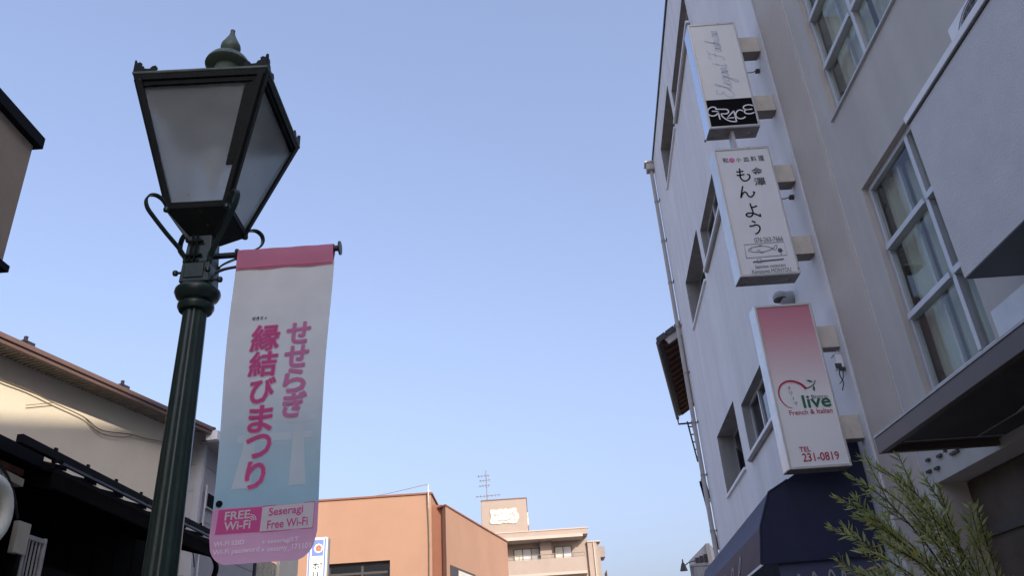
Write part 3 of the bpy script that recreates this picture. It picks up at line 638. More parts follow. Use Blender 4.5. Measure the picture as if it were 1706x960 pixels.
# air conditioner on the balcony
ac = empty('air_conditioner', 'white outdoor air conditioner unit with a round fan grille standing behind the balcony parapet', 'air conditioner')
ac.location = (3.30, 3.80, 4.10); AO = Vector(ac.location)
m = MB(); m.box(3.18, 3.47, 3.45, 4.29, 5.0, 5.61); rel(m, AO).build('casing', K['coping_white'], ac, bevel=0.012)
m = MB(); m.box(3.20, 3.45, 3.52, 3.58, 4.10, 5.0); m.box(3.20, 3.45, 4.12, 4.18, 4.10, 5.0); m.box(3.21, 3.44, 3.58, 4.12, 4.5, 4.54); rel(m, AO).build('stand', K['alu_dull'], ac)
apl = Plane(Vector((3.178, 3.975, 5.30)) - AO, (0, -1, 0), (0, 0, 1))
m = MB(); disc(m, apl, 0, 0, 0.27, 0.0005, 32); m.build('fan_opening', K['trim_dark'], ac, fixn=False)
m = MB()
for k in range(24):
    a = 2 * math.pi * k / 24; stroke(m, apl, [(0.04 * math.cos(a), 0.04 * math.sin(a)), (0.27 * math.cos(a + 0.25), 0.27 * math.sin(a + 0.25))], 0.006, 0.010, smooth=False)
for r in [0.04 + 0.0285 * i for i in range(9)]:
    m.tube([apl.p(r * math.cos(t * math.pi / 16), r * math.sin(t * math.pi / 16), 0.010) for t in range(33)], 0.0035, 5, cap=False)
m.build('fan_grille', K['rack'], ac, fixn=False)

# ------------------------------------------------------------------ white office building
GA = R_(4.2); gd = Vector((math.sin(GA), math.cos(GA), 0)); gnn = Vector((-math.cos(GA), math.sin(GA), 0))
gpt = lambda y: Vector((3.48 + (y - 8.1) * math.tan(GA), y, 0))
gb = empty('office_building', 'tall white-grey office building behind the three hanging signs, with recessed windows and a downpipe', 'building')
gb.location = gpt(19.0); GO = Vector(gb.location)
gpl = Plane((0, 0, 0), -gd, (0, 0, 1)); U = lambda y: (19.0 - y) / math.cos(GA)
HG = 15.05
A = [(14.25, 16.62, 5.04, 6.28), (14.57, 17.08, 9.0, 10.2), (14.68, 17.22, 13.0, 14.25)]
Bw = [(11.2, 13.62, 5.05, 5.98), (11.4, 14.2, 9.04, 9.93), (11.4, 14.35, 12.92, 13.75)]
gh = [(U(y1), U(y0), z0, z1, 0.36) for y0, y1, z0, z1 in A] + [(U(y1), U(y0), z0, z1, 0.16) for y0, y1, z0, z1 in Bw]
L_ = U(7.93)
m = MB(); facade(m, gpl, 0, L_, 0, HG, gh); back = -gnn * 9
for p, q in ((gpl.p(0, 0), gpl.p(0, 0) + back), (gpl.p(L_, 0), gpl.p(L_, 0) + back), (gpl.p(0, 0) + back, gpl.p(L_, 0) + back)): m.quad(p, q, q + Vector((0, 0, HG)), p + Vector((0, 0, HG)))
m.quad(*(v + Vector((0, 0, HG)) for v in (gpl.p(0, 0), gpl.p(L_, 0), gpl.p(L_, 0) + back, gpl.p(0, 0) + back)))
m.build('wall', K['grace_wall'], gb, fixn=False)
for h in gh:
    m = MB(); reveals(m, gpl, [h]); m.build('window_reveal', K['reveal'], gb, fixn=False)
m = MB(); m.obox(gpl.p(-0.03, HG + 0.002, -0.3), gpl.r * (L_ + 0.02), gpl.u * 0.07, gpl.n * 0.335); m.build('roof_edge', K['trim_dark'], gb)
for (u0, u1, z0, z1, dp), (y0, y1, _, _) in zip(gh, A + Bw):
    deep = dp > 0.3
    wn = window(gpl, u0, u1, z0, z1, dp, gb, [u0 + (u1 - u0) * f for f in ((0.5,) if deep else (0.36, 0.68))], [], 0.045, 0.05, 'alu_dull' if deep else 'alu', 'glass_dark')
    s = MB(); s.obox(gpl.p(u0 - (0.05 if not deep else -0.02), z0 - 0.055, 0.0), gpl.r * (u1 - u0 + (0.1 if not deep else 0)), gpl.u * 0.05, gpl.n * (0.085 if not deep else 0.045)); s.build('sill', K['coping_white'], wn)
    if not deep:
        s = MB(); s.obox(gpl.p(u0 - 0.02, z0 - 0.085, 0.0), gpl.r * (u1 - u0 + 0.04), gpl.u * 0.03, gpl.n * 0.05); s.build('sill_shadow_strip', K['reveal'], wn)  # darker strip imitates the shadow below the projecting sill
    m = MB(); m.quad(gpl.p(u0 - .3, z0 - .3, -1.6), gpl.p(u1 + .3, z0 - .3, -1.6), gpl.p(u1 + .3, z1 + .4, -1.6), gpl.p(u0 - .3, z1 + .4, -1.6)); m.build('room', K['room'], gb, fixn=False)
# half-open dark sash low in the first deep window
u0, u1, z0, z1, dp = gh[0]
m = MB(); m.obox(gpl.p(u0 + 0.9, z0 + 0.05, -dp + 0.06), gpl.r * 0.5 + gpl.n * 0.20, gpl.u * 0.55, gpl.n * 0.02); m.build('open_sash', K['trim_dark'], gb)
dp_ = MB(); dp_.tube([gpl.p(0.10, 0.2, 0.09), gpl.p(0.10, HG - 0.28, 0.09)], 0.052, 14); pipe = dp_.build('downpipe', K['pipe_grey'], gb, smooth=True)
m = MB(); m.obox(gpl.p(-0.02, HG - 0.30, 0.0), gpl.r * 0.26, gpl.u * 0.22, gpl.n * 0.22); m.obox(gpl.p(-0.05, HG - 0.09, -0.0), gpl.r * 0.32, gpl.u * 0.06, gpl.n * 0.26); m.build('rain_hopper', K['pipe_grey'], pipe, bevel=0.01)
for k in range(11):
    z = 0.9 + 1.28 * k; m = MB(); m.obox(gpl.p(0.10, z, 0.0), gpl.r * 0.17, gpl.u * 0.025, gpl.n * 0.03)
    m.tube([gpl.p(0.10, z - 0.02, 0.09), gpl.p(0.10, z + 0.04, 0.09)], 0.059, 14); m.build('pipe_clip', K['reveal'], pipe)

# fixtures on the office wall between the signs
def fixture(y, z, label):
    e = empty('cable_anchor', label, 'cable anchor'); e.location = gpt(y) + Vector((0, 0, z)); o = Vector(e.location)
    m = MB(); m.obox((0, -0.03, -0.03), (0.01, 0, 0), (0, 0.06, 0), (0, 0, 0.06)); m.obox((-0.06, -0.022, -0.03), (0.06, 0, 0.0), (0, 0.044, 0), (0.01, 0, 0.05)); m.build('clamp', K['trim_dark'], e, bevel=0.004)
    m = MB(); m.tube(smooth_path([(-0.05, 0, 0.0), (-0.10, 0.01, -0.012), (-0.17, 0.02, -0.002)], 4), 0.007, 6); m.build('wire', K['trim_dark'], e); return e
fixture(8.30, 8.88, 'small black cable clamp beside the topmost GRACE sign')
fixture(8.27, 6.84, 'small black cable clamp on the white wall beside the middle restaurant sign')
jb = empty('junction_box', 'white electrical junction box with loose wires beside the lowest sign', 'junction box'); jb.location = gpt(8.14) + Vector((0, 0, 4.60))
m = MB(); m.box(-0.075, 0.0, -0.05, 0.05, -0.06, 0.10); m.obox((-0.085, -0.055, 0.09), (0.085, 0, 0.02), (0, 0.11, 0), (0, 0, 0.012)); m.build('box', K['coping_white'], jb, bevel=0.006)
m = MB(); m.box(-0.10, -0.03, -0.062, -0.05, -0.07, -0.01); m.box(-0.06, 0.01, -0.075, -0.05, -0.10, -0.06); m.build('plug', K['trim_dark'], jb, bevel=0.004)
m = MB(); m.tube(smooth_path([(-0.06, -0.055, -0.06), (-0.075, -0.05, -0.14), (-0.055, -0.045, -0.22), (-0.085, -0.04, -0.31)], 5), 0.006, 6); m.tube(smooth_path([(-0.03, -0.05, -0.09), (-0.05, -0.05, -0.18), (-0.10, -0.05, -0.24)], 5), 0.005, 6); m.build('wire', K['cable'], jb)
vh = empty('vent_hood', 'round pale metal vent hood on the white wall just above the red-topped bistro sign', 'vent'); vh.location = gpt(9.25) + Vector((0, 0, 5.95))
m = MB(); m.tube([(0.02, 0, 0), (-0.16, 0, 0)], 0.085, 20); m.lathe([(0.085, -0.02), (0.095, 0.02), (0.07, 0.07), (0.0, 0.09)], (-0.16, 0, 0.0), 20); m.build('hood', K['alu_dull'], vh, smooth=True)
m = MB(); m.lathe([(0, -0.03), (0.09, -0.03), (0.093, -0.018), (0, -0.018)], (-0.16, 0, 0.0), 20); m.build('vent_mouth', K['trim_dark'], vh)

# ------------------------------------------------------------------ the three hanging signs
def sign(label, x0, x1, z0, z1, yb, face_m, side_m, brks, name='shop_sign'):
    e = empty(name, label, 'shop sign', 'lightbox signs stacked on the office wall'); yf = 8.0; e.location = ((x0 + x1) / 2, yf, z0); o = Vector(e.location)
    m = MB(); m.box(x0 + 0.012, x1 - 0.012, yf + 0.012, yb, z0 + 0.012, z1 - 0.012); cab = rel(m, o).build('cabinet', K['cab_steel'], e)
    m = MB(); m.box(x0, x0 + 0.011, yf + 0.014, yb, z0 + 0.012, z1); rel(m, o).build('side_panel', K[side_m], e)
    m = MB(); m.box(x1 - 0.011, x1, yf + 0.014, yb, z0 + 0.012, z1); rel(m, o).build('side_panel', K['cab_steel'], e)
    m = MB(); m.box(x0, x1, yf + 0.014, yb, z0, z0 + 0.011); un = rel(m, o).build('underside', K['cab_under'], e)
    for x in (x0 + 0.10, x1 - 0.12):
        m = MB(); m.lathe([(0, -0.006), (0.010, -0.006), (0.010, 0), (0, 0)], (x, (yf + yb) / 2, z0), 10); rel(m, o).build('screw', K['zinc'], un)
    b = 0.026; m = MB()
    m.box(x0, x0 + b, yf - 0.012, yf + 0.013, z0, z1); m.box(x1 - b, x1, yf - 0.012, yf + 0.013, z0, z1); m.box(x0 + b, x1 - b, yf - 0.012, yf + 0.013, z0, z0 + b); m.box(x0 + b, x1 - b, yf - 0.012, yf + 0.013, z1 - b, z1)
    rel(m, o).build('frame', K['cab_steel'], e, bevel=0.003)
    m = MB(); m.box(x0 + b, x1 - b, yf - 0.002, yf + 0.011, z0 + b, z1 - b); rel(m, o).build('face', K[face_m], e)
    for bz0, bz1 in brks:
        m = MB(); m.box(x1 + 0.001, 3.475, 8.055, yb - 0.01, bz0, bz1); br = rel(m, o).build('bracket', K['bracket_cream'], e, bevel=0.003)
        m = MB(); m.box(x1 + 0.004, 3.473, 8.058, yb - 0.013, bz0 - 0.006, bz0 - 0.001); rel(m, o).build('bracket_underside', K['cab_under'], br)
    return e, Plane(Vector((0, yf - 0.004, 0)) - o, (1, 0, 0), (0, 0, 1))

s1, p1 = sign('topmost lightbox sign, white with faint blue script and a black panel reading GRACE', 2.575, 3.205, 7.74, 9.478, 8.24, 'sign_white', 'cab_gloss', ((9.004, 9.255), (8.018, 8.257)))
m = MB(); rect(m, p1, 2.602, 3.178, 7.767, 8.186, 0.0015); m.build('black_panel', K['ink_black'], s1, fixn=False)
gx = lambda u, v: (2.711 + 0.000926 * (u - 270) - 0.00021 * (v - 320), 8.046 - 0.00008 * (u - 270) - 0.001176 * (v - 320))
m = MB()
for pts, sm in (([(272, 318), (240, 300), (200, 302), (165, 328), (155, 368), (172, 402), (215, 418), (262, 408), (290, 380), (294, 355)], 1), ([(212, 355), (294, 355)], 0), ([(294, 355), (305, 410), (320, 464)], 1),
                ([(255, 328), (330, 328), (400, 330), (430, 348), (428, 374), (400, 388), (332, 388)], 1), ([(332, 388), (352, 425), (400, 462), (462, 488), (538, 492)], 1), ([(538, 492), (520, 420), (502, 348)], 1), ([(502, 348), (456, 398), (412, 446), (506, 440)], 0),
                ([(628, 352), (590, 338), (552, 350), (528, 390), (540, 432), (578, 452), (622, 448), (658, 428)], 1),
                ([(760, 280), (720, 268), (672, 272), (634, 292), (636, 320), (680, 332)], 1), ([(672, 332), (750, 326)], 0), ([(682, 332), (650, 346), (646, 368), (676, 386), (730, 386), (778, 368)], 1)):
    stroke(m, p1, [gx(*q) for q in pts], 0.017, 0.003, smooth=bool(sm))
m.build('logo', K['ink_white'], s1, fixn=False)
# script letters, written upwards: local x = up the sign, y = towards the left edge
def script(word, z0, z1, xa, xb, xs=0.0):
    Lt = {'E': (0.9, [[(0.75, 1.0), (0.5, 1.1), (0.3, 0.95), (0.42, 0.72), (0.6, 0.66), (0.3, 0.56), (0.1, 0.3), (0.25, 0.02), (0.6, 0.05), (0.9, 0.3)]]),
          'F': (1.0, [[(0.1, 0.85), (0.25, 1.05), (0.6, 1.0), (1.05, 1.1)], [(0.75, 1.02), (0.6, 0.6), (0.45, 0.1), (0.2, -0.05), (0.05, 0.12)], [(0.35, 0.52), (0.6, 0.55), (0.85, 0.6)]]),
          'l': (0.42, [[(-0.05, 0.1), (0.25, 0.6), (0.42, 1.0), (0.3, 1.08), (0.18, 0.7), (0.15, 0.15), (0.28, 0.02), (0.42, 0.15)]]),
          'e': (0.42, [[(0.0, 0.15), (0.22, 0.25), (0.34, 0.42), (0.22, 0.5), (0.08, 0.32), (0.1, 0.08), (0.25, 0.02), (0.42, 0.15)]]),
          'g': (0.48, [[(0.42, 0.45), (0.25, 0.5), (0.08, 0.28), (0.14, 0.05), (0.32, 0.15), (0.42, 0.45), (0.32, -0.1), (0.2, -0.5), (0.02, -0.45), (0.15, -0.15), (0.48, 0.15)]]),
          'a': (0.48, [[(0.40, 0.43), (0.25, 0.5), (0.08, 0.28), (0.14, 0.03), (0.32, 0.15), (0.42, 0.45), (0.36, 0.1), (0.48, 0.12)]]),
          'n': (0.5, [[(0.02, 0.45), (0.1, 0.25), (0.06, 0.02), (0.16, 0.35), (0.3, 0.48), (0.36, 0.3), (0.34, 0.06), (0.5, 0.14)]]),
          't': (0.36, [[(0.26, 0.95), (0.16, 0.45), (0.12, 0.1), (0.22, 0.02), (0.36, 0.15)], [(0.02, 0.6), (0.36, 0.66)]]),
          's': (0.36, [[(0.0, 0.12), (0.2, 0.5), (0.22, 0.4), (0.3, 0.2), (0.2, 0.03), (0.06, 0.08), (0.36, 0.15)]]),
          'h': (0.52, [[(0.0, 0.15), (0.24, 0.7), (0.36, 1.05), (0.24, 1.0), (0.1, 0.02), (0.2, 0.36), (0.34, 0.46), (0.36, 0.1), (0.52, 0.14)]]),
          'i': (0.28, [[(0.08, 0.45), (0.06, 0.1), (0.14, 0.02), (0.28, 0.15)], [(0.16, 0.68), (0.18, 0.72)]]),
          'o': (0.44, [[(0.25, 0.5), (0.08, 0.3), (0.12, 0.04), (0.28, 0.06), (0.36, 0.3), (0.25, 0.48), (0.44, 0.4)]])}
    tot = sum(Lt[c][0] for c in word); m = MB(); x = 0; sc = (z1 - z0) / tot
    for c in word:
        for st in Lt[c][1]:
            pts = []
            for a, b in st:
                zz = z0 + (x + a + 0.25 * (b - 0.3)) * sc; xx = xb - (xb - xa) * (b + 0.25) / 1.35; pts.append((xx, zz))
            stroke(m, p1, pts, 0.0085, 0.0025, n=7)
        x += Lt[c][0]
    m.build('script_lettering', K['ink_paleblue'], s1, fixn=False)
script('Elegant', 8.20, 8.78, 2.76, 3.02); script('Fashion', 8.83, 9.36, 2.755, 3.0)
m = MB(); m.box(2.845, 2.885, 8.06, 8.18, 7.42, 7.738); m.v = [tuple(Vector(v) - Vector(s1.location)) for v in m.v]; m.build('link_bar', K['alu_dull'], s1)
m = MB(); m.lathe([(0.0, 0.0), (0.012, 0.0), (0.008, 0.03), (0, 0.04)], (2.56, 8.23, 7.72), 8); rel(m, Vector(s1.location)).build('cap_nut', K['steel_dark'], s1)

s2, p2 = sign('middle lightbox sign, white with black brush hiragana, a fish drawing and a phone number', 2.558, 3.235, 5.655, 7.42, 8.24, 'sign_white_cool', 'cab_steel', ((6.927, 7.17), (5.931, 6.166)))
for its_ in ([('和', 2.645, 2.712, 7.215, 7.285)], [('小', 2.808, 2.868, 7.212, 7.282), ('皿', 2.895, 2.965, 7.216, 7.272), ('料', 2.985, 3.055, 7.210, 7.285), ('理', 3.075, 3.146, 7.210, 7.285), ], [('金', 2.960, 3.090, 7.008, 7.118), ('澤', 2.960, 3.096, 6.855, 6.970)]): lettering('lettering', its_, p2, K['ink_grey'], s2, 0.003, 0.012)
m = MB(); disc(m, p2, 2.757, 7.247, 0.034, 0.003); m.build('pink_dot', K['ink_pink'], s2, fixn=False)
m = MB()
zz = lambda ox, oy, k: (lambda pts: [(2.75 + ox + a * k, oy - b * k) for a, b in pts])
kx, kz = 0.000958, 0.00137     # brush characters traced as strokes, units of the drawing
def br_(ch, x0, x1, z0, z1, strokes, w):
    for st in strokes: stroke(m, p2, [(x0 + a * (x1 - x0), z1 - b * (z1 - z0)) for a, b in st], w, 0.003, n=8)
br_('mo', 2.773, 2.925, 6.935, 7.118, [[(0.32, 0.0), (0.33, 0.2), (0.28, 0.5), (0.27, 0.75), (0.4, 0.95), (0.62, 1.0), (0.85, 0.9), (1.0, 0.72), (0.98, 0.55), (0.82, 0.5)], [(0.02, 0.25), (0.3, 0.26), (0.6, 0.22)], [(0.0, 0.52), (0.3, 0.53), (0.62, 0.48)]], 0.017)
br_('n', 2.755, 2.945, 6.700, 6.865, [[(0.32, 0.0), (0.2, 0.4), (0.04, 0.98), (0.2, 0.66), (0.36, 0.52), (0.46, 0.62), (0.52, 0.85), (0.65, 0.97), (0.82, 0.86), (0.95, 0.62), (0.85, 0.56)]], 0.017)
br_('yo', 2.770, 2.945, 6.430, 6.618, [[(0.48, 0.0), (0.5, 0.3), (0.54, 0.62), (0.5, 0.82), (0.3, 0.98), (0.1, 0.92), (0.06, 0.8), (0.25, 0.72), (0.6, 0.78), (0.85, 0.92), (0.96, 1.0), (0.97, 0.82)], [(0.5, 0.32), (0.75, 0.28), (0.9, 0.22)]], 0.017)
br_('u', 2.785, 2.902, 6.195, 6.370, [[(0.35, 0.0), (0.55, 0.05), (0.68, 0.14)], [(0.0, 0.36), (0.3, 0.36), (0.7, 0.3), (0.95, 0.4), (0.98, 0.62), (0.75, 0.88), (0.4, 1.0)]], 0.017)
m.build('brush_lettering', K['ink_black'], s2, fixn=False)
lettering('phone_number', [('076-263-7666', 2.806, 3.132, 6.085, 6.146)], p2, K['ink_grey'], s2, 0.003, 0.0)
m = MB()
stroke(m, p2, [(2.672, 5.888), (3.136, 5.895), (3.132, 6.070), (2.676, 6.064), (2.672, 5.888)], 0.006, 0.003, smooth=False)
fx = lambda a, b: (2.710 + a * 0.325, 5.992 - b * 0.055)
for st in ([(0, 0.1), (0.15, -0.55), (0.45, -0.75), (0.7, -0.5), (0.86, -0.05), (1.0, -0.75), (1.02, -0.2), (0.93, 0.35), (0.86, 0.05)], [(0, 0.1), (0.12, 0.5), (0.4, 0.65), (0.65, 0.5), (0.86, 0.05)], [(0.09, -0.05), (0.14, 0.0)], [(0.3, 0.1), (0.36, 0.3), (0.42, 0.05)], [(0.38, 0.7), (0.46, 0.9), (0.52, 0.65)], [(0.4, -0.8), (0.46, -0.98), (0.52, -0.72)]):
    stroke(m, p2, [fx(*q) for q in st], 0.006, 0.003)
disc(m, p2, 3.068, 5.962, 0.027, 0.003, 16); stroke(m, p2, [(3.070, 5.94), (3.070, 5.898)], 0.006, 0.003)
stroke(m, p2, [(2.735, 5.833), (3.085, 5.846)], 0.016, 0.003, smooth=False)
stroke(m, p2, [(2.79, 5.813), (2.828, 5.813), (2.83, 5.872), (2.785, 5.872), (2.79, 5.813)], 0.005, 0.0035, smooth=False)
m.build('fish_drawing', K['ink_grey'], s2, fixn=False)
lettering('lettering', [('Japanese restaurant', 2.745, 3.090, 5.738, 5.792), ('Kanazawa MONYOU', 2.700, 3.138, 5.684, 5.736)], p2, K['ink_grey'], s2, 0.003, 0.0)
m = MB(); m.lathe([(0.0, 0.0), (0.012, 0.0), (0.010, 0.05), (0, 0.06)], (2.64, 8.1, 7.42), 8); rel(m, Vector(s2.location)).build('lifting_eye', K['zinc'], s2)

s3, p3 = sign('lowest lightbox sign, fading from red at the top to white, bistro logo and TEL 231-0819', 2.628, 3.256, 3.470, 5.283, 8.2, 'sign_red', 'cab_steel', ((4.769, 5.02), (3.76, 4.01)))
m = MB(); stroke(m, p3, [(2.985, 4.300), (2.940, 4.355), (2.870, 4.390), (2.800, 4.392), (2.735, 4.358), (2.700, 4.300), (2.692, 4.235), (2.712, 4.170), (2.752, 4.122), (2.800, 4.100)], 0.026, 0.003, n=8, taper=(1.1, 0.25)); m.build('logo_arc', K['ink_red'], s3, fixn=False)
m = MB(); stroke(m, p3, [(2.985, 4.305), (3.03, 4.318), (3.075, 4.345), (3.10, 4.388)], 0.010, 0.003)
for pts in ([(3.005, 4.392), (3.035, 4.396), (3.075, 4.372), (3.04, 4.366)], [(3.068, 4.335), (3.078, 4.30), (3.066, 4.262), (3.052, 4.295)]):
    m.add([p3.p(*q, 0.003) for q in smooth_path([(*q, 0) for q in pts], 1) for q in [q[:2]]], [tuple(range(4))])
m.build('olive_sprig', K['ink_green'], s3, fixn=False)
lettering('lettering', [('live', 2.920, 3.200, 4.095, 4.228)], p3, K['ink_green'], s3, 0.003, 0.030, True)
lettering('lettering', [('Bistro', 3.018, 3.184, 4.186, 4.230)], p3, K['ink_grey'], s3, 0.0035, 0.0)
for ch_ in (('オ', 2.793, 2.828, 4.302, 4.340), ('リ', 2.803, 2.832, 4.245, 4.283), ('ヴ', 2.825, 2.862, 4.128, 4.168)): lettering('lettering', [ch_], p3, K['ink_grey'], s3, 0.003, 0.0)
m = MB(); stroke(m, p3, [(2.830, 4.222), (2.832, 4.188)], 0.006, 0.003); m.build('lettering', K['ink_grey'], s3, fixn=False)
lettering('lettering', [('French & Italian', 2.756, 3.198, 4.026, 4.078)], p3, K['ink_red'], s3, 0.003, 0.008)
lettering('phone_number', [('TEL', 2.772, 2.884, 3.640, 3.692), ('231-0819', 2.785, 3.152, 3.540, 3.626)], p3, K['ink_red'], s3, 0.003, 0.014)

# ------------------------------------------------------------------ navy awning under the signs
aw = empty('shop_awning', 'navy canvas shop awning with white script lettering below the lowest sign', 'awning'); AWO = Vector((3.49, 8.30, 2.64)); aw.location = AWO
prof = [(3.490, 3.87), (2.682, 3.443), (2.467, 3.329), (2.315, 2.991), (2.254, 2.641)]
along = gd * 5.9
def aww(x, z, t=0.0, dy=0.0): return Vector((x, 8.30 + dy, z)) + along * t - AWO
def cloth(i, name, mm, sag):
    a, b = prof[i], prof[i + 1]; m = MB(); n1, n2 = 26, 6
    for j in range(n1 + 1):
        for k in range(n2 + 1):
            t, s = j / n1, k / n2; p = aww(a[0] + (b[0] - a[0]) * s, a[1] + (b[1] - a[1]) * s, t)
            sg = sag * math.sin(math.pi * s) * (0.6 + 0.4 * abs(math.sin(t * 12.5))); d = Vector((b[1] - a[1], 0, -(b[0] - a[0]))).normalized()
            m.v.append(tuple(p + d * sg))
    for j in range(n1):
        for k in range(n2): q = j * (n2 + 1) + k; m.f.append((q, q + 1, q + n2 + 2, q + n2 + 1))
    return m.build(name, mm, aw, smooth=True)
cloth(0, 'top_cloth', K['navy'], 0.02); cloth(1, 'shoulder_cloth', K['navy_side'], 0.0); cloth(2, 'slope_cloth', K['navy_side'], -0.012); val = cloth(3, 'valance', K['navy_valance'], 0.006)
m = MB(); m.add([aww(x, z, 0, -0.001) for x, z in prof] + [aww(3.485, 2.655, 0, -0.001)], [tuple(range(6))]); m.build('end_cloth', K['navy'], aw)
m = MB(); m.obox(aww(2.32, 2.648, 0.004), (1.15, 0, 0.0), along * 0.99, (0, 0, 0.008)); m.build('awning_lining', K['navy'], aw)
m = MB()
for (x0, z0), (x1, z1) in zip(prof[1:], prof[2:]): m.tube([aww(x0, z0, 0, -0.004), aww(x1, z1, 0, -0.004)], 0.010, 6)
m.tube([aww(2.254, 2.639, 0, -0.004), aww(3.485, 2.653, 0, -0.004)], 0.009, 6)
m.build('edge_piping', K['navy'], aw, smooth=True)
vpl = Plane(aww(2.254, 2.641), -gd, Vector((prof[3][0] - prof[4][0], 0, prof[3][1] - prof[4][1])))
m = MB()
for pts in ([(-2.05, 0.04), (-1.98, 0.16), (-1.86, 0.20), (-1.80, 0.10), (-1.88, 0.0)], [(-1.45, 0.02), (-1.38, 0.14), (-1.30, 0.24), (-1.26, 0.20), (-1.33, 0.10), (-1.42, 0.08), (-1.30, 0.02)], [(-2.7, 0.05), (-2.6, 0.2), (-2.48, 0.12), (-2.62, 0.02)], [(-3.4, 0.05), (-3.28, 0.22), (-3.2, 0.05)]):
    stroke(m, vpl, pts, 0.030, 0.012, n=6)
m.build('script_lettering', K['rack'], val, fixn=False)
cur = MB(); N_ = 30
for i in range(N_ + 1):
    x = 2.43 + 1.04 * i / N_
    for z in (2.645, 2.3, 1.95): cur.v.append(tuple(Vector((x, 8.34 + 0.012 * math.sin(i * 1.1) * (2.66 - z) * 2, z)) - AWO))
for i in range(N_):
    for k in range(2): cur.f.append((i * 3 + k, i * 3 + k + 1, i * 3 + 4 + k, i * 3 + 3 + k))
cu = cur.build('side_curtain', K['navy_side'], aw, smooth=True)
cpl = Plane(Vector((0, 8.315, 0)) - AWO, (1, 0, 0), (0, 0, 1)); m = MB()
for x0, z1, wd in ((2.57, 2.525, 0.05), (2.71, 2.535, 0.07), (2.86, 2.545, 0.10), (3.00, 2.535, 0.06), (3.15, 2.56, 0.10), (3.33, 2.57, 0.10)):
    stroke(m, cpl, [(x0, z1 - 0.22), (x0 + wd * 0.2, z1 - 0.10), (x0 + wd * 0.55, z1), (x0 + wd * 0.9, z1 - 0.08), (x0 + wd, z1 - 0.2)], 0.016, 0.004)
m.build('script_lettering', K['rack'], cu, fixn=False)

# ------------------------------------------------------------------ tiled house beyond the office building
TA = R_(13.0); td = Vector((math.sin(TA), math.cos(TA), 0)); tr_ = Vector((math.cos(TA), -math.sin(TA), 0)); ZV = Vector((0, 0, 1))
th = empty('tiled_house', 'old house with a dark tiled eave just past the white office building', 'house'); E0 = Vector((3.895, 20.0, 9.983)); th.location = (E0.x, E0.y, 0); TO = Vector(th.location)
E0 = E0 - TO; rp = (tr_ * math.cos(R_(30)) + ZV * math.sin(R_(30))); rn = rp.cross(-td).normalized(); LT = 7.05
if rn.z < 0: rn = -rn
m = MB(); m.obox(E0, td * LT, rp * 3.2, rn * 0.05); m.build('roof', K['kawara'], th)
rf = th.children[-1]
m = MB()
for k in range(26):                                            # eave tiles with round ends
    o = E0 + td * (0.27 * k + 0.02) - rp * 0.06 + rn * 0.052
    m.obox(o, td * 0.235, rp * 0.34, rn * 0.022); m.tube([o + td * 0.05 + rn * 0.03, o + td * 0.05 + rp * 0.34 + rn * 0.03], 0.045, 8)
for k in range(9):                                             # verge tiles stepping up the gable
    o = E0 - td * 0.07 + rp * (0.30 * k - 0.05) + rn * 0.06; m.obox(o, td * 0.16, rp * 0.27, rn * 0.05); m.obox(o - rn * 0.10, td * 0.03, rp * 0.27, rn * 0.10)
m.build('roof_tiles', K['kawara'], rf, kind='stuff')
m = MB(); m.obox(E0 + rp * 0.12 - rn * 0.22 - td * 0.02, td * 0.05, rp * 2.6, rn * 0.20); m.build('barge_board', K['eave_white'], th)
m = MB(); m.obox(E0 + rp * 0.10 - rn * 0.02 + td * 0.04, td * (LT - 0.06), rp * 1.2, rn * 0.015); m.build('eave_boarding', K['eave_wood'], th)
for k in range(15):
    m = MB(); m.obox(E0 + td * (0.25 + 0.46 * k) + rp * 0.06 - rn * 0.11, td * 0.06, rp * 1.0, rn * 0.09); m.build('rafter', K['eave_wood'], th)
m = MB(); m.obox(E0 + td * 0.30 + rp * 0.55 - rn * 0.22, td * (LT - 1.2), rp * 0.09, rn * 0.10); m.build('eave_beam', K['eave_white'], th)
m = MB(); wv = E0 + tr_ * 0.95; wz = 10.1
m.prism([Vector((wv.x, wv.y, 0)) + td * 0.35, Vector((wv.x, wv.y, 0)) + td * 6.6, Vector((wv.x, wv.y, 0)) + td * 6.6 + tr_ * 6, Vector((wv.x, wv.y, 0)) + td * 0.35 + tr_ * 6], (0, 0, wz))
m.build('wall', K['siding_pink'], th)
m = MB(); gu = [E0 - tr_ * 0.07 + ZV * -0.06 + td * t for t in (-0.03, LT + 0.02)]; m.tube(gu, 0.055, 10); gt = m.build('gutter', K['trim_dark'], th, smooth=True)
m = MB(); e1 = gu[1]; m.tube([e1, e1 - ZV * 0.20, e1 - ZV * 0.22 + tr_ * 0.42, e1 - ZV * 0.24 + tr_ * 0.46 + td * 0.01], 0.032, 8); m.build('gutter_outlet', K['trim_dark'], gt)

lad = empty('iron_ladder', 'narrow black iron ladder hanging beside the tiled house below its eave', 'ladder'); lad.location = (5.11, 24.0, 8.90); LO = Vector(lad.location)
a0, a1 = Vector((5.11, 24, 8.90)) - LO, Vector((5.66, 26, 8.16)) - LO; of = Vector((0.13, 0.0, 0.0))
for q in (Vector(), of):
    m = MB(); m.tube([a0 + q, a1 + q], 0.026, 6); m.build('rail', K['trim_dark'], lad)
for k in range(5):
    p = a0.lerp(a1, 0.12 + 0.19 * k); m = MB(); m.tube([p, p + of], 0.020, 6); m.build('rung', K['trim_dark'], lad)
pb = empty('pent_roof_frame', 'long dark sloping roof frame sticking out below the ladder at the tiled house', 'roof frame'); pb.location = (4.741, 22, 6.51); PO = Vector(pb.location)
b0, b1 = Vector(), Vector((5.354, 24, 5.17)) - PO
m = MB(); m.obox(b0, b1 - b0, (0.075, 0, 0.0), (0, 0.04, 0.10)); m.build('edge_board', K['roof_black'], pb)
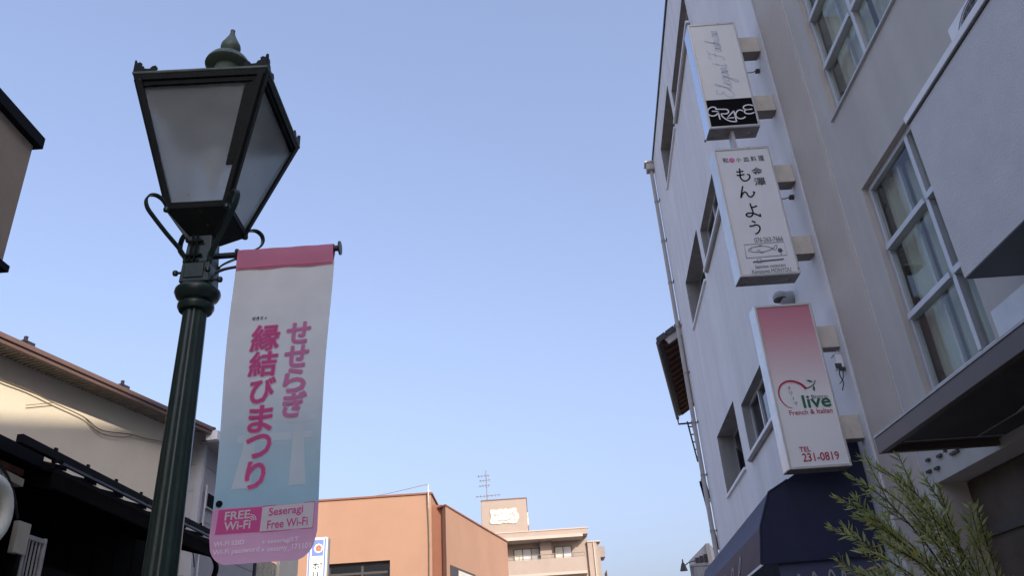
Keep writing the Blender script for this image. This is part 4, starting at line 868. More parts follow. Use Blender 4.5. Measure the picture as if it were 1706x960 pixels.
q0, q1 = Vector((0.10, 0.0, 0.32)), b1 + Vector((0.20, 0, 0.06)); m = MB(); m.obox(q0, q1 - q0, (0.05, 0, 0), (0, 0.04, 0.08)); m.build('inner_board', K['roof_black'], pb)
for t in (0.02, 0.38, 0.92):
    m = MB(); m.tube([b0.lerp(b1, t), q0.lerp(q1, t)], 0.014, 6); m.build('cross_bar', K['trim_dark'], pb)
m = MB(); m.box(5.30 - PO.x, 5.62 - PO.x, 24.0 - PO.y, 24.3 - PO.y, 5.12 - PO.z, 5.18 - PO.z); m.build('base_plate', K['roof_black'], pb)
m = MB(); m.box(5.48 - PO.x, 5.53 - PO.x, 24.1 - PO.y, 24.15 - PO.y, -PO.z, 5.12 - PO.z); m.build('post', K['trim_dark'], pb)

fb = empty('white_shop_house', 'small distant white building low behind the awning with a sunlit edge', 'building'); fb.location = (7.5, 30.5, 0); FO = Vector(fb.location)
m = MB(); m.prism([Vector((5.62, 30, 5.62)) - FO, Vector((6.30, 30, 6.17)) - FO, Vector((6.45, 30, 6.15)) - FO, Vector((6.45, 30, 0)) - FO, Vector((5.62, 30, 0)) - FO], (3.0, 8, 0)); m.build('wall', K['far_white'], fb)
m = MB(); m.box(6.30 - FO.x, 6.44 - FO.x, 29.94 - FO.y, 29.99 - FO.y, 5.4 - FO.z, 6.18 - FO.z); m.build('sunlit_edge_strip', K['cream_plate'], fb)  # cream strip paints sunlight onto the building's edge
for k in range(3):
    m = MB(); m.box(5.86 - FO.x + 0.16 * k, 5.98 - FO.x + 0.16 * k, 29.95 - FO.y, 29.995 - FO.y, 5.55, 5.72 + 0.05 * k); m.build('window', K['trim_dark'], fb)
m = MB(); m.box(5.60 - FO.x, 6.5 - FO.x, 29.7 - FO.y, 29.94 - FO.y, 5.40, 5.46); m.box(5.72 - FO.x, 6.5 - FO.x, 29.72 - FO.y, 29.93 - FO.y, 4.2, 5.39); m.build('shop_canopy', K['alu_dull'], fb)
sl = empty('wall_lantern', 'tiny dark bell-shaped lantern on a curved arm in front of the distant white building', 'wall lantern'); sl.location = (5.33, 29.6, 5.26); SO = Vector(sl.location)
m = MB(); m.lathe([(0.0, 0.40), (0.02, 0.38), (0.03, 0.28), (0.06, 0.24), (0.10, 0.12), (0.14, 0.0), (0.0, 0.0)], (0, 0, 0), 12); m.build('shade', K['trim_dark'], sl, smooth=True)
m = MB(); m.tube(smooth_path([(0.0, 0, 0.26), (0.06, 0, 0.18), (0.20, 0, 0.26), (0.45, 0.0, 0.30), (0.62, 0.06, 0.24)], 4), 0.018, 6); m.build('arm', K['trim_dark'], sl)

# ------------------------------------------------------------------ left: tan building at the frame edge
tb = empty('tan_building', 'shaded tan building with a black roof edge cut off at the upper left', 'building'); tb.location = (-3.2, 4.325, 0)
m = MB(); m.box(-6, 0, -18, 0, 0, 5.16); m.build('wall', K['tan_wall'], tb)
m = MB(); m.box(-6.05, 0.045, -18, 0.045, 5.162, 5.255); m.build('roof_edge', K['roof_black'], tb, bevel=0.006)
m = MB(); m.box(-0.3, 0.035, -0.25, 0.030, 4.19, 4.235); m.build('wall_ledge', K['roof_black'], tb)

# ------------------------------------------------------------------ old dark house
oh = empty('old_wooden_house', 'low old house with a black tin roof and deep dark eaves beside the lamp post', 'house'); oh.location = (-3.2, 6.0, 0); OO = Vector(oh.location)
def O(x, y, z): return Vector((x, y, z)) - OO
m = MB(); m.prism([O(-3.16, 5.32, 3.155), O(-3.16, 5.32, 3.185), O(-6.2, 5.32, 4.10), O(-6.2, 5.32, 4.05)], (0, 3.05, 0)); ro = m.build('roof', K['roof_black'], oh)
for k in range(8):
    m = MB(); m.prism([O(-3.15, 5.36 + 0.42 * k, 3.186), O(-3.15, 5.36 + 0.42 * k, 3.215), O(-6.2, 5.36 + 0.42 * k, 4.135), O(-6.2, 5.36 + 0.42 * k, 4.10)], (0, 0.035, 0)); m.build('roof_seam', K['roof_black'], ro)
m = MB(); m.box(-3.215 - OO.x, -3.175 - OO.x, 4.88 - OO.y, 8.30 - OO.y, 3.245, 3.300); ra = m.build('snow_rail', K['roof_black'], oh)
m = MB(); m.box(-3.150 - OO.x, -3.125 - OO.x, 5.30 - OO.y, 8.34 - OO.y, 3.205, 3.222); m.build('snow_rail', K['steel_dark'], oh)
for k in range(7):
    y = 5.28 + 0.44 * k - OO.y; m = MB(); m.box(-3.20 - OO.x, -3.185 - OO.x, y, y + 0.028, 3.18, 3.325); m.box(-3.20 - OO.x, -3.12 - OO.x, y, y + 0.028, 3.222, 3.240); m.build('rail_bracket', K['roof_black'], ra)
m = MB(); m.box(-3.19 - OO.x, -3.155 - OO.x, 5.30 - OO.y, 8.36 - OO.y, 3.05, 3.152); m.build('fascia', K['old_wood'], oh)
for k in range(9):
    m = MB(); m.prism([O(-3.20, 5.40 + 0.36 * k, 3.06), O(-3.20, 5.40 + 0.36 * k, 3.14), O(-4.6, 5.40 + 0.36 * k, 3.55), O(-4.6, 5.40 + 0.36 * k, 3.47)], (0, 0.06, 0)); m.build('rafter', K['old_wood'], oh)
for k in range(19):
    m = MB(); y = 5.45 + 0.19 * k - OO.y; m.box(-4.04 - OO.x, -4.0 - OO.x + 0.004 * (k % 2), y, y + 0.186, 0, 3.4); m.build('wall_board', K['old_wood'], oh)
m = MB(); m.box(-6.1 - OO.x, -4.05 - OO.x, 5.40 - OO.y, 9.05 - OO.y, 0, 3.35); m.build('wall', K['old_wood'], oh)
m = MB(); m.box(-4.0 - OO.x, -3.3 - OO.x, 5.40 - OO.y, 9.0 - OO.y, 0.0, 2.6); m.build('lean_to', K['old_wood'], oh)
m = MB(); m.strap(smooth_path([O(-3.22, 8.30, 3.12), O(-3.16, 8.36, 2.98), O(-3.20, 8.42, 2.82), O(-3.14, 8.46, 2.66), O(-3.20, 8.50, 2.45)], 4), 0.07, 0.03, (0, 1, 0)); m.build('eave_bracket', K['old_wood'], oh)

# neighbouring shed with colourful clutter under its eave
sh = empty('tin_shed', 'shabby shed at the lower left with a dark tin eave and mauve column', 'shed'); sh.location = (-3.5, 4.9, 0); HO = Vector(sh.location)
def H(x, y, z): return Vector((x, y, z)) - HO
m = MB(); m.prism([H(-3.28, 4.40, 3.20), H(-3.28, 4.40, 3.285), H(-5.0, 4.40, 3.75), H(-5.0, 4.40, 3.66)], (0, 0.92, 0)); m.build('roof', K['roof_black'], sh)
m = MB(); m.box(-3.50 - HO.x, -3.36 - HO.x, 4.42 - HO.y, 5.26 - HO.y, 3.135, 3.175); m.build('beam', K['old_wood_red'], sh)
m = MB(); m.obox(H(-3.42, 4.70, 3.10), (0.05, 0.52, -0.05), (0.05, 0, 0), (0, 0, 0.05)); m.build('timber', K['ivory_board'], sh)
m = MB(); m.lathe([(0.085, 0), (0.085, 3.13)], H(-3.42, 4.98, 0), 18); m.build('column', K['mauve'], sh, smooth=True)
m = MB(); m.box(-3.52 - HO.x, -3.40 - HO.x, 5.12 - HO.y, 5.20 - HO.y, 0, 3.13); m.build('timber_post', K['old_wood_red'], sh)
m = MB(); m.box(-5.0 - HO.x, -3.66 - HO.x, 4.42 - HO.y, 5.30 - HO.y, 0, 3.2); m.build('wall', K['old_wood'], sh)
for pts in ([(-3.36, 4.5, 3.20), (-3.35, 4.8, 3.10), (-3.34, 5.05, 3.06), (-3.36, 5.25, 2.95)], [(-3.33, 4.6, 3.22), (-3.33, 4.95, 3.13), (-3.34, 5.15, 3.02), (-3.36, 5.3, 2.86)]):
    m = MB(); m.tube(smooth_path([H(*q) for q in pts], 4), 0.009, 6); m.build('loose_cable', K['cable'], sh)
du = MB(); du.tube([Vector((-3.22, 4.83 + 0.16 * math.cos(t * 0.2618), 2.80 + 0.17 * math.sin(t * 0.2618))) - Vector((-3.22, 4.9, 2.6)) for t in range(-6, 19)], 0.052, 14)
d_ = du.build('drain_hose', K['hose'], smooth=True); d_.location = (-3.22, 4.84, 2.6); tag(d_, 'thick ivory plastic hose curving at the left edge in front of the mauve column', 'hose')
bd = MB(); bd.box(-0.02, 0.02, -0.07, 0.07, 0, 0.20); b_ = bd.build('ivory_box', K['ivory_board'], bevel=0.006); b_.location = (-3.28, 5.24, 2.62); tag(b_, 'small ivory box between the plastic hose and the white rack', 'box')
bs = MB(); bs.box(-0.02, 0.02, -0.02, 0.02, -2.62, -0.004); bs.build('support', K['old_wood'], b_)
rk = empty('lattice_rack', 'faded white wooden lattice rack leaning in the dark under the old eave', 'rack'); rk.location = (-3.28, 5.42, 2.05)
for y in (-0.13, 0.09):
    m = MB(); m.box(-0.012, 0.012, y, y + 0.028, -0.6, 0.715); m.build('upright', K['rack'], rk, bevel=0.004)
for z in (0.14, 0.41, 0.68):
    m = MB(); m.box(-0.009, 0.009, -0.101, 0.089, z, z + 0.028); m.build('rail', K['rack'], rk)
for k in range(4):
    m = MB(); m.box(-0.005, 0.005, -0.075 + 0.042 * k, -0.065 + 0.042 * k, 0.12, 0.69); m.build('slat', K['rack'], rk)

# ------------------------------------------------------------------ beige house
BA = R_(15); bd_ = Vector((math.sin(BA), math.cos(BA), 0)); bn_ = Vector((math.cos(BA), -math.sin(BA), 0))
bh = empty('beige_house', 'plain beige rendered house with a brown gutter behind the old dark roof', 'house'); bh.location = (-4.5, 10.0, 0); ZE = 5.15
def B(t, s, z): return bd_ * t + bn_ * s + Vector((0, 0, z))     # t along the eave, s out from the wall towards the street
WS = -0.32
m = MB()
m.prism([B(-9, WS, 0), B(0.62, WS, 0), B(0.62, WS - 4.0, 0), B(-9, WS - 4.0, 0)], (0, 0, ZE + 0.06)); m.build('wall', K['beige_wall'], bh)
m = MB(); m.prism([B(-9.2, 0.03, ZE + 0.062), B(-9.2, 0.03, ZE + 0.085), B(-9.2, -2.4, ZE + 0.95), B(-9.2, -2.4, ZE + 0.90)], bd_ * 9.9); br2 = m.build('roof', K['brown_gutter'], bh)
m = MB()
for k in range(160):                                            # ribs of the sheet-metal soffit under the roof edge
    t = -9.1 + 0.06 * k + 0.02; m.obox(B(t, -0.31, ZE + 0.010), bd_ * 0.022, bn_ * 0.27, (0, 0, 0.042))
m.obox(B(-9.1, -0.315, ZE + 0.053), bd_ * 9.75, bn_ * 0.30, (0, 0, 0.006)); m.build('soffit_ribs', K['rib_sheet'], bh, kind='stuff')
m = MB()
for s, z, h in ((-0.035, ZE - 0.022, 0.050), (-0.015, ZE + 0.024, 0.036)): m.obox(B(-9.2, s, z), bd_ * 9.9, bn_ * 0.06, (0, 0, h))
m.build('gutter', K['brown_gutter'], bh, bevel=0.006)
for t in (-2.52, -1.08):
    m = MB(); m.obox(B(t, -0.03, ZE + 0.088), bd_ * 0.14, bn_ * 0.05, (0, 0, 0.035)); m.obox(B(t, 0.0, ZE + 0.10), bd_ * 0.03, bn_ * 0.03, (0, 0, 0.06)); m.build('snow_guard', K['kawara'], bh)
cb = MB(); cb.tube(smooth_path([B(t, WS + 0.035, z) for t, z in ((-3.4, 5.00), (-2.85, 4.955), (-2.45, 4.905), (-2.1, 4.905), (-1.70, 4.875), (-1.25, 4.845), (-0.95, 4.77), (-0.5, 4.845), (-0.2, 4.87), (0.04, 4.90), (0.5, 4.93))], 5), 0.0065, 6)
cb.tube(smooth_path([B(t, WS + 0.03, z) for t, z in ((-1.72, 4.872), (-1.9, 4.80), (-2.05, 4.74))], 4), 0.0045, 6); cb.tube(smooth_path([B(t, WS + 0.03, z) for t, z in ((-1.22, 4.84), (-0.95, 4.735), (-0.62, 4.77), (-0.40, 4.86))], 4), 0.0045, 6)
c_ = cb.build('wall_cable', K['cable_tan']); c_.location = bh.location; tag(c_, 'dusty cable sagging along the beige wall below the gutter', 'cable')

# ------------------------------------------------------------------ grey sided house behind the lamp post
gh_ = empty('grey_sided_house', 'narrow house with pale siding boards and a dark tiled eave between lamp post and banner', 'house'); gh_.location = (-4.5, 11.0, 0)
m = MB(); m.box(-1.4, -0.02, 0.02, 2.5, 0, 5.08); m.build('wall', K['siding_pink'], gh_)
zt = [0.37 * k for k in range(14)]
for z in zt:
    hh = min(0.362, 5.08 - z)
    if hh < 0.05: continue
    m = MB(); m.box(-1.4, -0.085, 0.0, 0.018, z, z + hh); m.build('siding_board', K['siding_white'], gh_)
    if z < 3.3: continue
    m = MB(); m.box(-0.018, 0.0, 0.085, 2.5, z, z + hh); m.build('siding_board', K['siding_pink'], gh_)
m = MB(); m.box(-0.084, 0.012, -0.012, 0.084, 0, 5.09); m.build('corner_trim', K['siding_white'], gh_, bevel=0.004)
m = MB(); m.box(-0.018, 0.02, 0.085, 2.5, 0, 3.28); m.build('rough_cast_wall', K['rough_cast'], gh_)
m = MB(); m.box(0.004, 0.03, 0.20, 0.62, 4.25, 4.48); wd_ = m.build('window', K['alu_dull'], gh_); m = MB(); m.box(0.031, 0.035, 0.235, 0.60, 4.275, 4.455); m.build('pane', K['ink_black'], wd_)
m = MB(); m.tube([(0.04, 0.14, 4.55), (0.04, 0.14, 2.5)], 0.014, 8); m.build('conduit', K['siding_white'], gh_)
m = MB(); m.prism([(0.20, -0.30, 5.12), (0.20, -0.30, 5.17), (-1.5, -0.30, 5.75), (-1.5, -0.30, 5.70)], (0, 2.9, 0)); rg_ = m.build('roof', K['kawara'], gh_)
for k in range(10):
    m = MB(); m.tube([(0.22, -0.28 + 0.30 * k, 5.19), (-1.45, -0.28 + 0.30 * k, 5.765)], 0.05, 8); m.build('roof_tile_row', K['kawara'], rg_)
m = MB(); m.box(0.16, 0.27, -0.20, 2.6, 5.075, 5.155); gg = m.build('gutter', K['siding_white'], gh_, bevel=0.008); 
m = MB(); m.box(0.13, 0.29, -0.32, -0.20, 5.05, 5.19); m.build('gutter_box', K['coping_white'], gg, bevel=0.008)
for y in (0.5, 0.75, 1.6): 
    m = MB(); m.box(0.15, 0.285, y, y + 0.03, 5.03, 5.17); m.build('gutter_bracket', K['trim_dark'], gg)
m = MB(); m.box(-0.02, 0.16, -0.1, 2.5, 5.085, 5.11); m.build('soffit', K['eave_white'], gh_)
lc = MB(); lc.tube(smooth_path([(-0.62, -0.03, 4.62), (-0.35, -0.04, 4.30), (-0.10, -0.05, 3.86), (0.02, -0.04, 3.62), (0.05, 0.0, 3.42)], 5), 0.010, 6); l_ = lc.build('drop_cable', K['cable']); l_.location = gh_.location; tag(l_, 'black cable drooping across the corner of the narrow grey sided house', 'cable')

lp = empty('pale_ribbed_house', 'low pale ribbed-wall building glimpsed below the banner', 'building'); lp.location = (-4.62, 14.0, 0)
for k in range(13):
    m = MB(); m.box(-0.03, 0.0 + 0.015 * (k % 2), -0.40 + 0.12 * k, -0.40 + 0.12 * k + 0.112, 0, 4.05); m.build('wall_board', K['rough_cast'], lp)
m = MB(); m.box(-3, -0.035, -0.42, 2.45, 0, 4.05); m.build('wall', K['rough_cast'], lp)
m = MB(); m.box(-0.035, 0.03, 1.25, 2.46, 0, 4.55); m.build('smooth_wall', K['beige_wall'], lp)
m = MB(); m.tube([(0.07, -0.3, 0), (0.07, -0.3, 4.0)], 0.045, 10); m.build('downpipe', K['steel_dark'], lp)

# ------------------------------------------------------------------ vertical roadside sign in front of the orange building
vs_ = empty('tower_sign', 'white and blue vertical sign board half hidden behind the banner bottom', 'sign'); vs_.location = (-6.12, 24.0, 0)
sx = 24 / 17.0
def V(x, z): return (x * sx + 6.12, 1.6 + (z - 1.6) * sx)
(xa, zt_), (xb, _) = V(-4.56, 4.84), V(-4.165, 4.84)
m = MB(); m.box(xa, xb, 0.0, 0.32, 2.4, zt_); m.build('cabinet', K['ink_white'], vs_, bevel=0.02)
m = MB(); m.box(xb + 0.0005, xb + 0.02, 0.02, 0.30, 2.42, zt_ - 0.02); m.build('side_panel', K['cream_plate'], vs_)
vpl_ = Plane((0, -0.003, 0), (1, 0, 0), (0, 0, 1))
m = MB()
for a, b in ((xa + 0.03, xa + 0.075), (xb - 0.075, xb - 0.03)): rect(m, vpl_, a, b, 2.42, zt_ - 0.04, 0.001)
(bx0, bz0), (bx1, bz1) = V(-4.475, 4.47), V(-4.235, 4.79); rect(m, vpl_, bx0, bx1, bz0, bz1, 0.001); m.build('blue_print', K['blue_ink'], vs_, fixn=False)
m = MB(); cxm, czm = V(-4.335, 4.62); disc(m, vpl_, cxm, czm, 0.135, 0.002, 8); m.build('emblem_ground', K['ink_white'], vs_, fixn=False)
m = MB(); 
for k in range(5): disc(m, vpl_, cxm + 0.055 * math.cos(1.57 + k * 1.2566), czm + 0.055 * math.sin(1.57 + k * 1.2566), 0.045, 0.003, 12)
m.build('emblem', K['orange_ink'], vs_, fixn=False)
its = []
for ch, x0, x1, z0, z1 in (('ホ', -4.44, -4.305, 4.21, 4.34), ('リ', -4.43, -4.315, 4.03, 4.16), ('東', -4.29, -4.245, 4.29, 4.335), ('の', -4.29, -4.245, 4.225, 4.265), ('口', -4.29, -4.245, 4.155, 4.195)):
    (p0, q0), (p1, q1) = V(x0, z0), V(x1, z1); its.append((ch, p0, p1, q0, q1))
lettering('lettering', its, vpl_, K['ink_black'], vs_, 0.002, 0.01)
m = MB(); m.box((xa + xb) / 2 - 0.12, (xa + xb) / 2 + 0.12, 0.06, 0.26, 0, 2.4); m.build('post', K['zinc'], vs_)

# ------------------------------------------------------------------ orange building
ob = empty('orange_building', 'orange rendered building with a dark recessed corner in the middle distance', 'building'); ob.location = (-4.24, 36.0, 0)
opl = Plane((0, 0, 0), (1, 0, 0), (0, 0, 1)); oh_ = [(-4.55, -1.81, 3.6, 7.30, 0.35)]
m = MB(); facade(m, opl, -12, 0, 0, 10.02, oh_); m.quad((0, 0, 0), (0, 10, 0), (0, 10, 10.02), (0, 0, 10.02)); m.quad((-12, 0, 0), (-12, 10, 0), (-12, 10, 10.02), (-12, 0, 10.02)); m.quad((-12, 0, 10.02), (0, 0, 10.02), (0, 10, 10.02), (-12, 10, 10.02)); m.quad((-12, 10, 0), (0, 10, 0), (0, 10, 10.02), (-12, 10, 10.02))
m.build('wall', K['orange'], ob, fixn=False)
m = MB(); reveals(m, opl, oh_); m.build('window_reveal', K['orange_dark'], ob, fixn=False)
wn = window(opl, -4.55, -1.81, 3.6, 7.30, 0.30, ob, [-3.05], [6.86], 0.10, 0.08, 'trim_dark', 'glass_dark')
m = MB(); m.box(-3.0, -1.92, 0.50, 0.52, 3.6, 6.95); m.build('curtain', K['curtain'], wn)
m = MB()
for k in range(9): m.box(-4.45 + 0.15 * k, -4.45 + 0.15 * k + 0.10, 0.62, 0.66, 3.6, 6.7)
m.build('curtain', K['rack'], wn)
m = MB(); m.box(-12.05, 0.06, -0.06, 10.05, 10.022, 10.10); m.build('roof_edge', K['orange_dark'], ob)
m = MB(); m.box(0.005, 0.44, 0.45, 0.62, 0, 9.62); m.build('recess', K['orange_dark'], ob)
# stepped wing: a short front and a long side that turns away
q = [Vector((0.13, 0.40, 0)), Vector((0.63, 0.02, 0)), Vector((1.92, 5.63, 0)), Vector((1.92, 9.0, 0)), Vector((0.13, 9.0, 0))]
m = MB(); m.prism([Vector((0.445, 0.35, 0)), Vector((0.63, 0.0, 0)), Vector((1.92, 5.63, 0)), Vector((3.0, 10.2, 0)), Vector((0.445, 10.2, 0))], (0, 0, 9.45)); m.build('side_wing', K['orange'], ob)
m = MB(); m.prism([Vector((0.21, 0.42, 9.452)), Vector((0.65, -0.06, 9.452)), Vector((1.97, 5.62, 9.452)), Vector((3.06, 10.25, 9.452)), Vector((0.43, 10.25, 9.452))], (0, 0, 0.07)); m.build('roof_edge', K['orange_dark'], ob)
wd = (Vector((1.92, 5.63, 0)) - Vector((0.63, 0.0, 0))).normalized(); wnn = Vector((wd.y, -wd.x, 0))
p0 = Vector((0.63, 0, 0)) + wd * 0.45 + wnn * 0.012
m = MB(); m.obox(p0 + Vector((0, 0, 4.4)), wd * 3.7, wnn * 0.02, (0, 0, 2.60)); wsd = m.build('window', K['trim_dark'], ob)
m = MB(); m.obox(p0 + Vector((0, 0, 4.5)) + wd * 1.1 + wnn * 0.021, wd * 2.5, wnn * 0.006, (0, 0, 2.40)); m.build('pane', K['curtain'], wsd)
ms = empty('cable_mast', 'thin pale mast with a drop cable on the corner of the orange building', 'cable mast'); ms.location = (-4.36, 35.93, 9.4)
m = MB(); m.tube([(0, 0, 0.0), (0, 0, 1.05)], 0.035, 8); m.tube([(0, 0, 0.72), (0.12, 0, 0.74)], 0.02, 6); m.build('mast', K['far_white'], ms)
m = MB(); m.tube(smooth_path([(0, -0.02, 0.95), (-0.12, -0.03, 1.03), (-0.9, -0.02, 0.90), (-1.8, 0.0, 0.76), (-2.7, 0.1, 0.68)], 5), 0.014, 6); m.tube(smooth_path([(-0.02, -0.04, 0.7), (0.0, -0.04, 0.0), (0.04, -0.04, -1.2), (0.03, -0.04, -4.0), (0.05, -0.04, -9.0)], 6), 0.028, 6); m.build('cable', K['cable_tan'], ms)

# ------------------------------------------------------------------ distant apartment building
ap = empty('apartment_building', 'distant pink apartment building with balconies and a cream ornamental emblem on its roof tower', 'apartment building'); ap.location = (0, 75, 0)
m = MB(); m.box(-9, 5.30, 1.5, 14, 0, 15.1); m.build('wall', K['apt_tile'], ap)
m = MB(); m.box(-9, 5.34, -0.12, 14.1, 14.62, 15.1); m.build('parapet', K['apt_tile'], ap)
m = MB(); m.box(-9, 5.40, -0.18, 14.15, 15.102, 15.20); m.build('parapet_cap', K['apt_slab'], ap)
m = MB(); m.box(-9, 4.85, -0.60, 1.5, 14.34, 14.615); m.build('balcony_roof', K['apt_slab'], ap)
m = MB(); m.box(-4.2, -0.02, 0.4, 8, 15.1, 18.25); tw = m.build('roof_tower', K['apt_tile'], ap)
m = MB(); m.box(-4.26, 0.04, 0.34, 8.06, 18.252, 18.34); m.build('roof_edge', K['brown_gutter'], tw)
m = MB(); m.box(-4.26, -4.20, 0.30, 0.36, 15.2, 17.9); m.build('downpipe', K['rail_grey'], tw)
cr = []
for k in range(72):
    a = 2 * math.pi * k / 72; c, s = math.cos(a), math.sin(a); rr = 1 / max(abs(c) / 1.28, abs(s) / 0.64, 1e-6); rr = min(rr, 1.30) * (1 + 0.07 * math.cos(9 * a + 0.6))
    cr.append(Vector((-2.14 + rr * c + (0.06 if s < -0.3 and abs(c) > 0.6 else 0) * (1 if c > 0 else -1), 0.32, 16.78 + rr * s * (0.95 if s > 0 else 1.0) - 0.10 * abs(c) * (s < 0))))
m = MB(); m.prism(cr, (0, 0.08, 0)); em = m.build('emblem', K['cream_plate'], tw)
epl = Plane((-2.14, 0.318, 16.78), (1, 0, 0), (0, 0, 1)); m = MB()
for pts in ([(-1.0, 0.25), (-0.8, 0.02), (-0.72, 0.2)], [(-0.62, 0.08), (-0.5, 0.0)], [(-0.25, 0.15), (-0.2, 0.30)], [(0.05, 0.20), (0.12, 0.28)], [(0.5, 0.2), (0.62, 0.08)], [(0.95, 0.32), (0.78, 0.16), (1.0, -0.12)], [(-0.62, -0.38), (-0.2, -0.46), (0.3, -0.42), (0.62, -0.28)], [(-0.95, -0.45), (-0.85, -0.42)], [(0.85, -0.42), (0.98, -0.46)]):
    stroke(m, epl, pts, 0.075, 0.004)
m.build('emblem_marks', K['rail_grey'], em, fixn=False)
cr2 = [Vector((-0.018, 4.2 + (p.x + 2.14) * 1.3, p.z)) for p in cr]; m = MB(); m.prism(cr2, (0.09, 0, 0)); m.build('emblem', K['cream_plate'], tw)
for fl in range(5):                                            # balcony storeys
    zf = 11.15 - 3.3 * fl
    m = MB(); m.box(-2.95, 4.95, -0.75, 1.5, zf, zf + 0.22); m.build('balcony_slab', K['apt_slab'], ap)
    m = MB(); m.box(-2.90, 4.90, -0.68, -0.56, zf + 0.222, zf + 1.42); m.box(4.78, 4.90, -0.56, 1.5, zf + 0.222, zf + 1.42); pa = m.build('balcony_wall', K['apt_tile'], ap)
    m = MB(); m.box(-3.75, -2.905, -0.90, 0.2, zf + 0.4, zf + 1.85); m.build('meter_box', K['apt_tile'], ap)
    m = MB(); m.tube([(-2.0, -0.62, zf + 1.80), (4.84, -0.62, zf + 1.80)], 0.035, 6); m.tube([(-2.0, -0.62, zf + 1.50), (4.84, -0.62, zf + 1.50)], 0.02, 6)
    for k in range(8): m.tube([(-1.95 + 0.97 * k, -0.62, zf + 1.42), (-1.95 + 0.97 * k, -0.62, zf + 1.80)], 0.025, 6)
    m.build('balcony_rail', K['rail_grey'], pa)
    m = MB(); m.tube([(-2.05, -0.8, zf + 0.2), (-2.05, -0.8, zf + 2.95), (-2.25, -0.75, zf + 3.15)], 0.07, 8); m.build('downpipe', K['apt_slab'], ap)
    m = MB(); m.box(-9, -3.76, -0.5, -0.4, zf + 0.222, zf + 1.25); m.build('balcony_wall', K['apt_slab'], ap)
    m = MB(); m.box(-9, -2.9, -0.5, 1.5, zf, zf + 0.22); m.build('balcony_slab', K['apt_slab'], ap)
    m = MB(); m.box(-3.2, -2.3, 0.2, 1.5, zf + 0.222, zf + 3.19); m.build('balcony_pier', K['apt_tile'], ap)
    m = MB(); m.box(0.95, 2.0, 0.9, 1.5, zf + 0.222, zf + 3.19); m.build('balcony_pier', K['apt_tile'], ap)
    for x0, x1 in ((-1.5, 0.95), (2.25, 3.85), (-4.4, -3.3)):
        m = MB(); m.box(x0, x1, 1.42, 1.50, zf + 0.6, zf + 2.75); wn = m.build('window', K['trim_dark'], ap); n2 = 2 if x1 - x0 < 2 else 3; ww = (x1 - x0 - 0.08) / n2
        for k in range(n2):
            m = MB(); m.box(x0 + 0.08 + ww * k, x0 + ww * (k + 1), 1.405, 1.418, zf + 0.68, zf + 2.68); m.build('pane', K[('curtain', 'far_white', 'rack')[(k + fl) % 3]], wn)
m = MB(); m.prism([Vector((5.30, 1.2, 0)), Vector((6.1, 1.2, 0)), Vector((6.45, 2.2, 0)), Vector((6.45, 9, 0)), Vector((5.30, 9, 0))], (0, 0, 14.05)); m.build('side_wing', K['apt_tile'], ap)
m = MB(); m.box(5.28, 6.5, 1.12, 9.05, 14.052, 14.16); m.build('roof_edge', K['apt_slab'], ap)
m = MB(); m.box(6.2, 6.95, 2.6, 5, 12.9, 13.85); m.build('side_canopy', K['rail_grey'], ap)
m = MB(); m.box(6.2, 6.95, 2.3, 5, 10.9, 11.05); m.box(6.9, 6.95, 2.3, 5, 11.05, 11.7); m.build('side_balcony', K['rail_grey'], ap)
m = MB(); m.tube([(5.85, 1.15, 0), (5.85, 1.15, 14)], 0.07, 8); m.build('downpipe', K['apt_slab'], ap)
an = empty('tv_antenna', 'spindly television antenna mast on top of the apartment roof tower', 'antenna'); an.location = (-3.70, 76.5, 18.34)
m = MB(); m.tube([(0, 0, 0), (0, 0, 3.05)], 0.045, 6); m.build('mast', K['rail_grey'], an)
for z, x0, x1, n in ((2.55, -0.85, 0.35, 4), (2.10, -0.7, 0.4, 4), (1.60, -0.75, 0.35, 4), (0.62, -1.1, 1.3, 7)):
    m = MB(); m.tube([(x0, 0, z - 0.03), (x1, 0, z + 0.04)], 0.028, 5)
    for k in range(n):
        x = x0 + (x1 - x0) * (k + 0.5) / n; m.tube([(x, -0.42, z), (x, 0.42, z)], 0.020, 5); m.tube([(x, 0, z - 0.14), (x, 0, z + 0.14)], 0.016, 5)
    m.build('antenna_array', K['rail_grey'], an)

# ------------------------------------------------------------------ shrub at the lower right
pl_ = empty('willowy_shrub', 'bushy green shrub with narrow willow-like leaves in front of the grey entrance', 'shrub'); pl_.location = (2.75, 5.25, 0.12); PO_ = Vector(pl_.location)
lm = bpy.data.meshes.new('leaf')
lv = []; lf = []
for k, (t, wdt, c) in enumerate(((0, 0.06, 0), (0.22, 0.52, 0.02), (0.5, 0.64, 0.03), (0.8, 0.36, 0.0), (1.0, 0.03, -0.06))):
    lv += [(t, -wdt * 0.15, c + 0.02), (t, 0, c - 0.01), (t, wdt * 0.15, c + 0.02)]
for k in range(4):
    for j in range(2): lf.append((k * 3 + j, k * 3 + j + 1, k * 3 + 4 + j, k * 3 + 3 + j))
lm.from_pydata(lv, [], lf); lm.materials.append(K['leaf']); lm.shade_smooth()
lm2 = lm.copy(); lm2.materials.clear(); lm2.materials.append(K['leaf_yellow'])
tips = [(1.83, 5.05, 2.42), (1.93, 5.1, 2.60), (2.02, 5.05, 2.72), (2.27, 5.15, 2.78), (2.18, 5.0, 2.62), (2.40, 5.2, 2.72), (2.60, 5.15, 2.62), (1.83, 4.95, 2.16), (1.98, 5.0, 2.46), (2.70, 5.0, 2.36), (2.48, 5.1, 2.55), (2.28, 4.9, 2.38), (2.08, 4.9, 2.28), (2.55, 4.85, 2.32),
        (2.12, 5.2, 2.50), (2.38, 5.0, 2.50), (1.92, 4.85, 2.25), (2.46, 5.25, 2.42), (2.0, 5.2, 2.18)]
leaves = []
rng = random.Random(3)
